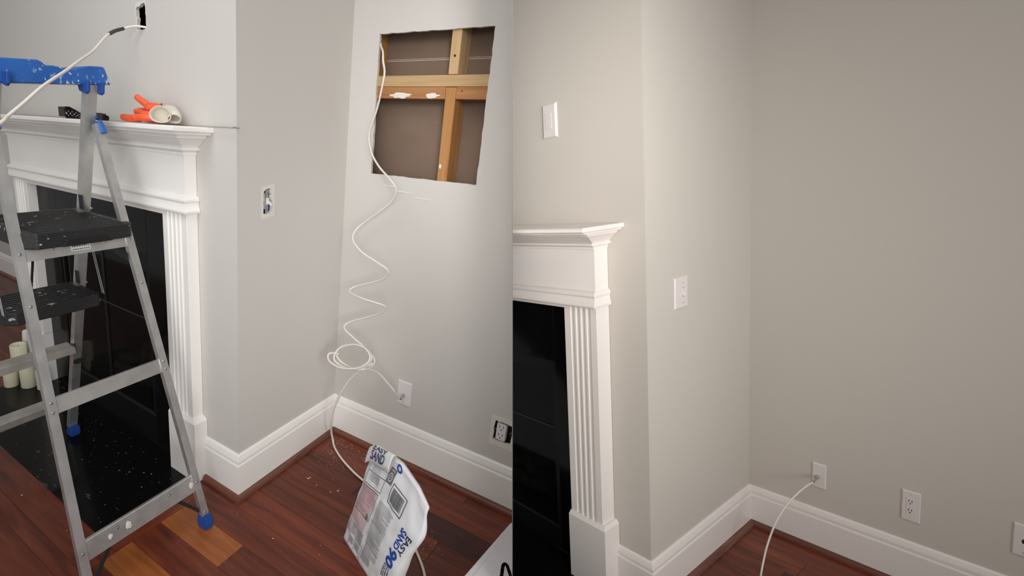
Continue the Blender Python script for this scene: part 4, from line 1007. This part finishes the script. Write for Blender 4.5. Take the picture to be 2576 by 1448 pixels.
# crumbs of plaster on the floor
bm = BM(); rr = random.Random(9)
def crumb(x, y, r, z=0.0):
    n = 6; a0 = rr.random() * 6; k = rr.uniform(.35, .8); ph = rr.random() * 3
    ring = []
    for i in range(n):
        a = a0 + 2 * math.pi * i / n; u, v = r * math.cos(a), r * k * math.sin(a); ring.append(bm.verts.new((x + u * math.cos(ph) - v * math.sin(ph), y + u * math.sin(ph) + v * math.cos(ph), z + .0003)))
    c = bm.verts.new((x, y, z + r * .6))
    for i in range(n): bm.faces.new((ring[i], ring[(i + 1) % n], c))
for k in range(150):
    crumb(-1.225 + abs(rr.gauss(0, .16)), 1.715 - abs(rr.gauss(0, .12)), rr.uniform(.0010, .0026))
for k in range(70): crumb(-.585 + rr.gauss(0, .05), 1.40 + rr.gauss(0, .04), rr.uniform(.0008, .002))
for k in range(26): crumb(rr.uniform(-1.25, -.5), rr.uniform(.55, 1.6), rr.uniform(.001, .002))
for x, y, r in ((-1.130, 1.395, .0055), (-1.075, 1.385, .004), (-1.128, 1.405, .004), (-.985, 1.415, .005), (-1.005, 1.39, .004), (-1.93, .62, .004), (-1.02, 1.07, .004), (-1.62, .64, .003)): crumb(x, y, r)
Root('plaster_crumbs', 'scattered pale plaster crumbs on the floor in the corner by the sack', 'debris', (-1.0, 1.4, 0), kind='stuff', bm=bm, material=CHIP)
bm = BM()
for k in range(46): crumb(rr.uniform(-2.35, -1.53), rr.uniform(.72, 1.1), rr.uniform(.0009, .0028))
for x, y in ((-1.66, 1.0), (-1.69, .985), (-1.74, .95), (-1.62, .93), (-1.78, .93)): crumb(x, y, .0042)
Root('hearth_dust', 'pale plaster specks scattered over the black hearth', 'debris', (-1.9, .9, 0), kind='stuff', bm=bm, material=mat('grey_plaster_speck', lin(150, 148, 146), .9))

# ================================================================= FINISHED ROOM (right)
YW2, YB2, XS2 = 1.853, 2.735, -1.0097
XL2 = -2.55
# chimney face with firebox opening
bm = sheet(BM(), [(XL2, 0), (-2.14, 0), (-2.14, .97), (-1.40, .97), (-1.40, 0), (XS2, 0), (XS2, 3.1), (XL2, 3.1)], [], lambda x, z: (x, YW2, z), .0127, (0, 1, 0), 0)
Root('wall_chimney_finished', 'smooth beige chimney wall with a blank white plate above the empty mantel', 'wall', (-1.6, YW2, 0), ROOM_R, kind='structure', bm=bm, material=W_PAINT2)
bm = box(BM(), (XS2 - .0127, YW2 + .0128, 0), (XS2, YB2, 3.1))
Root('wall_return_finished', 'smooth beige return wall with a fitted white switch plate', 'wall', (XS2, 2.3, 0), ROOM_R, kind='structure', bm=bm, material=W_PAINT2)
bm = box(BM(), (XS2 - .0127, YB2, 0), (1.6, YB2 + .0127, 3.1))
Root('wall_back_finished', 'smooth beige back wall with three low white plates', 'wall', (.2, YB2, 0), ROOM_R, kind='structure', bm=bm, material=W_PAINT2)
OC2, IC2 = (XS2, YW2, 0), (XS2, YB2, 0); PLX2 = -1.1386
run_base('baseboard_chimney_finished', 'short white baseboard between the empty mantel and the finished corner', (PLX2, YW2, 0), OC2, N_CH, N_CH + N_RT, ROOM_R, material=TRIM2)
run_base('baseboard_return_finished', 'white baseboard under the fitted switch plate', OC2, IC2, N_CH + N_RT, N_CH + N_RT, ROOM_R, material=TRIM2)
run_base('baseboard_back_finished', 'white baseboard under the low fitted outlet plates', IC2, (1.6, YB2, 0), N_CH + N_RT, N_CH, ROOM_R, material=TRIM2)
run_shoe('trim_5', 'brown shoe moulding beside the empty mantel', (PLX2 + .004, YW2, 0), OC2, N_CH, N_CH + N_RT, ROOM_R)
run_shoe('trim_6', 'clean brown shoe moulding under the fitted switch', OC2, IC2, N_CH + N_RT, N_CH + N_RT, ROOM_R, material=SHOE_Y)
run_shoe('trim_7', 'clean brown shoe moulding under the fitted outlets', IC2, (1.6, YB2, 0), N_CH + N_RT, N_CH, ROOM_R)
floor_r = Root('floor_finished', 'clean red brown hardwood floor of the finished corner', 'floor', (-.3, 2.2, -.012), ROOM_R, kind='structure',
               bm=box(BM(), (-2.5, 1.2, -.02), (1.5, 2.735, -.0125)), material=SUBFL)
rnd = random.Random(4)
y = 2.717
k = 0
while y > 1.25:
    y0 = y - .13; a = XS2 + .02 if y0 > 1.80 else -1.135
    x = a
    while x < 1.5:
        e = min(x + rnd.uniform(.5, 1.1), 1.5)
        if k == 1 and x == a: e = -.74
        mt = FLOOR_DK if (k == 2 and x > a and x < -.3) else FLOOR
        if k == 2 and x == a: e = -.775
        plank(floor_r, x, e, y0, y, mt); x = e
    y = y0; k += 1

mantel_r, fire_r = fireplace(ROOM_R, dict(xl=-2.40, xr=-1.159, yw=YW2, yf=1.765, ol=-2.255, **{'or': -1.3055}, oz=1.2115, kx=.70, ky=1.72,
    z=dict(shelf=1.537, frieze1=1.461, frieze0=1.293, arch0=1.227, plinth=.290), flutes=[(.20, .32), (.37, .49), (.53, .65), (.70, .82)], plx=PLX2, ply=1.750, slope=(.010, .014), insert=(-2.12, -1.422, .108, .93)),
    ('white fluted mantel with an empty shelf in the finished corner', 'clean black marble fireplace under the empty mantel'), TRIM2, MARBLE)
Root('hearth', 'clean black marble hearth slab in front of the empty mantel', 'hearth', (-1.7, 1.6, -.012), ROOM_R,
     bm=box(BM(), (-2.35, 1.3, -.0122), (-1.16, YW2 - .006, .0), .0006), material=MARBLE)

# blank plate on the chimney
F = frame3((-1.4003, YW2, 1.9965), (1, 0, 0), (0, -1, 0))
T = Root('blank_wall_plate', 'white wall plate high on the chimney above the empty mantel', 'wall plate', F(0, -.07, 0), ROOM_R)
T.part('plate', plate_bm(F, .070, .143, .009, .006), WHITEPL2)
T.part('insert_panel', fbox(F, -.018, .014, -.035, .036, .0091, .0108, .0008), WHITEPL2)
for z in (.022, -.026): T.part('screw', fdisc(F, .004, z, .0109, .0122, .0035, 10), WHITEPL2)
# switch
F = frame3((XS2, 2.097, 1.2515), (0, 1, 0), (1, 0, 0))
T = Root('switch_plate', 'white toggle switch plate on the finished return wall', 'switch', F(0, -.064, 0), ROOM_R)
T.part('plate', plate_bm(F, .098, .126, .0065, .004), WHITEPL2)
T.part('toggle', prism(BM(), [F(.002, .006, .0066), F(.002, -.010, .0066), F(.002, -.016, .016), F(.002, -.009, .0175)], F(.020, 0, 0) - F(.002, 0, 0), bev=.0012), WHITEPL2)
T.part('toggle_slot', fbox(F, .000, .024, -.014, .012, .0066, .0074), WHITEPL2)
for z in (.040, -.042, .019): T.part('screw', fdisc(F, .012, z, .0066, .0072, .0028, 10, 1.6), mat('grey_screw', lin(176, 168, 166), .5))
# coax plate with its cable
F = frame3((-.749, YB2, .3475), (1, 0, 0), (0, -1, 0))
T = Root('coax_wall_plate', 'white wall plate with a cable plugged in on the finished back wall', 'wall plate', F(0, -.057, 0), ROOM_R)
T.part('plate', plate_bm(F, .048, .115, .006, .004), WHITEPL2)
connector(T, F, -.002, .0, .0062, .055, (-.05, -1, -.25))
T = Root('coax_cable', 'short white cable curving from the fitted plate to the clean floor', 'cable', (-.85, 2.4, 0), ROOM_R)
cp = [(-.7535, YB2 - .058, .335), (-.765, 2.655, .325), (-.782, 2.60, .300), (-.803, 2.55, .255), (-.823, 2.50, .185), (-.836, 2.455, .095), (-.838, 2.42, .030), (-.832, 2.385, .0055), (-.818, 2.335, .0045), (-.79, 2.25, .0045), (-.74, 2.15, .0045)]
T.part('jacket', tube(BM(), spline(cp, 8), .0036, 10), CABLE, smooth=True)
# decorator outlet
F = frame3((-.4725, YB2, .3405), (1, 0, 0), (0, -1, 0))
T = Root('outlet_plate', 'white outlet plate with six dark slots on the finished back wall', 'outlet', F(0, -.063, 0), ROOM_R)
T.part('plate', plate_bm(F, .051, .125, .006, .003), WHITEPL2)
T.part('receptacle', fbox(F, -.0125, .0105, -.036, .036, .0055, .0072, .0005), WHITEPL2)
for zc in (.019, -.018):
    for a in (-.0055, .003): T.part('slot', fbox(F, a - .0009, a + .0009, zc, zc + .008, .0070, .0077), SLOT)
    T.part('ground_slot', fdisc(F, -.0013, zc - .0065, .0070, .0077, .0026, 10, .7), SLOT)
for z in (.048, -.048): T.part('screw', fdisc(F, -.001, z, .0062, .0067, .0018, 8, .6), mat('grey_screw', lin(176, 168, 166), .5))
# plate with a round dark hole
F = frame3((-.2055, YB2, .345), (1, 0, 0), (0, -1, 0))
T = Root('cable_pass_plate', 'white wall plate with a round black hole on the finished back wall', 'wall plate', F(0, -.06, 0), ROOM_R)
T.part('plate', plate_bm(F, .047, .118, .006, .003), WHITEPL2)
T.part('hole', fdisc(F, .0005, -.002, .0055, .0064, .0085, 20, .55), SLOT)
for z in (.034, -.044): T.part('screw', fdisc(F, .001, z, .0062, .0068, .003, 10, .6), mat('grey_screw', lin(176, 168, 166), .5))
bpy.context.view_layer.update()
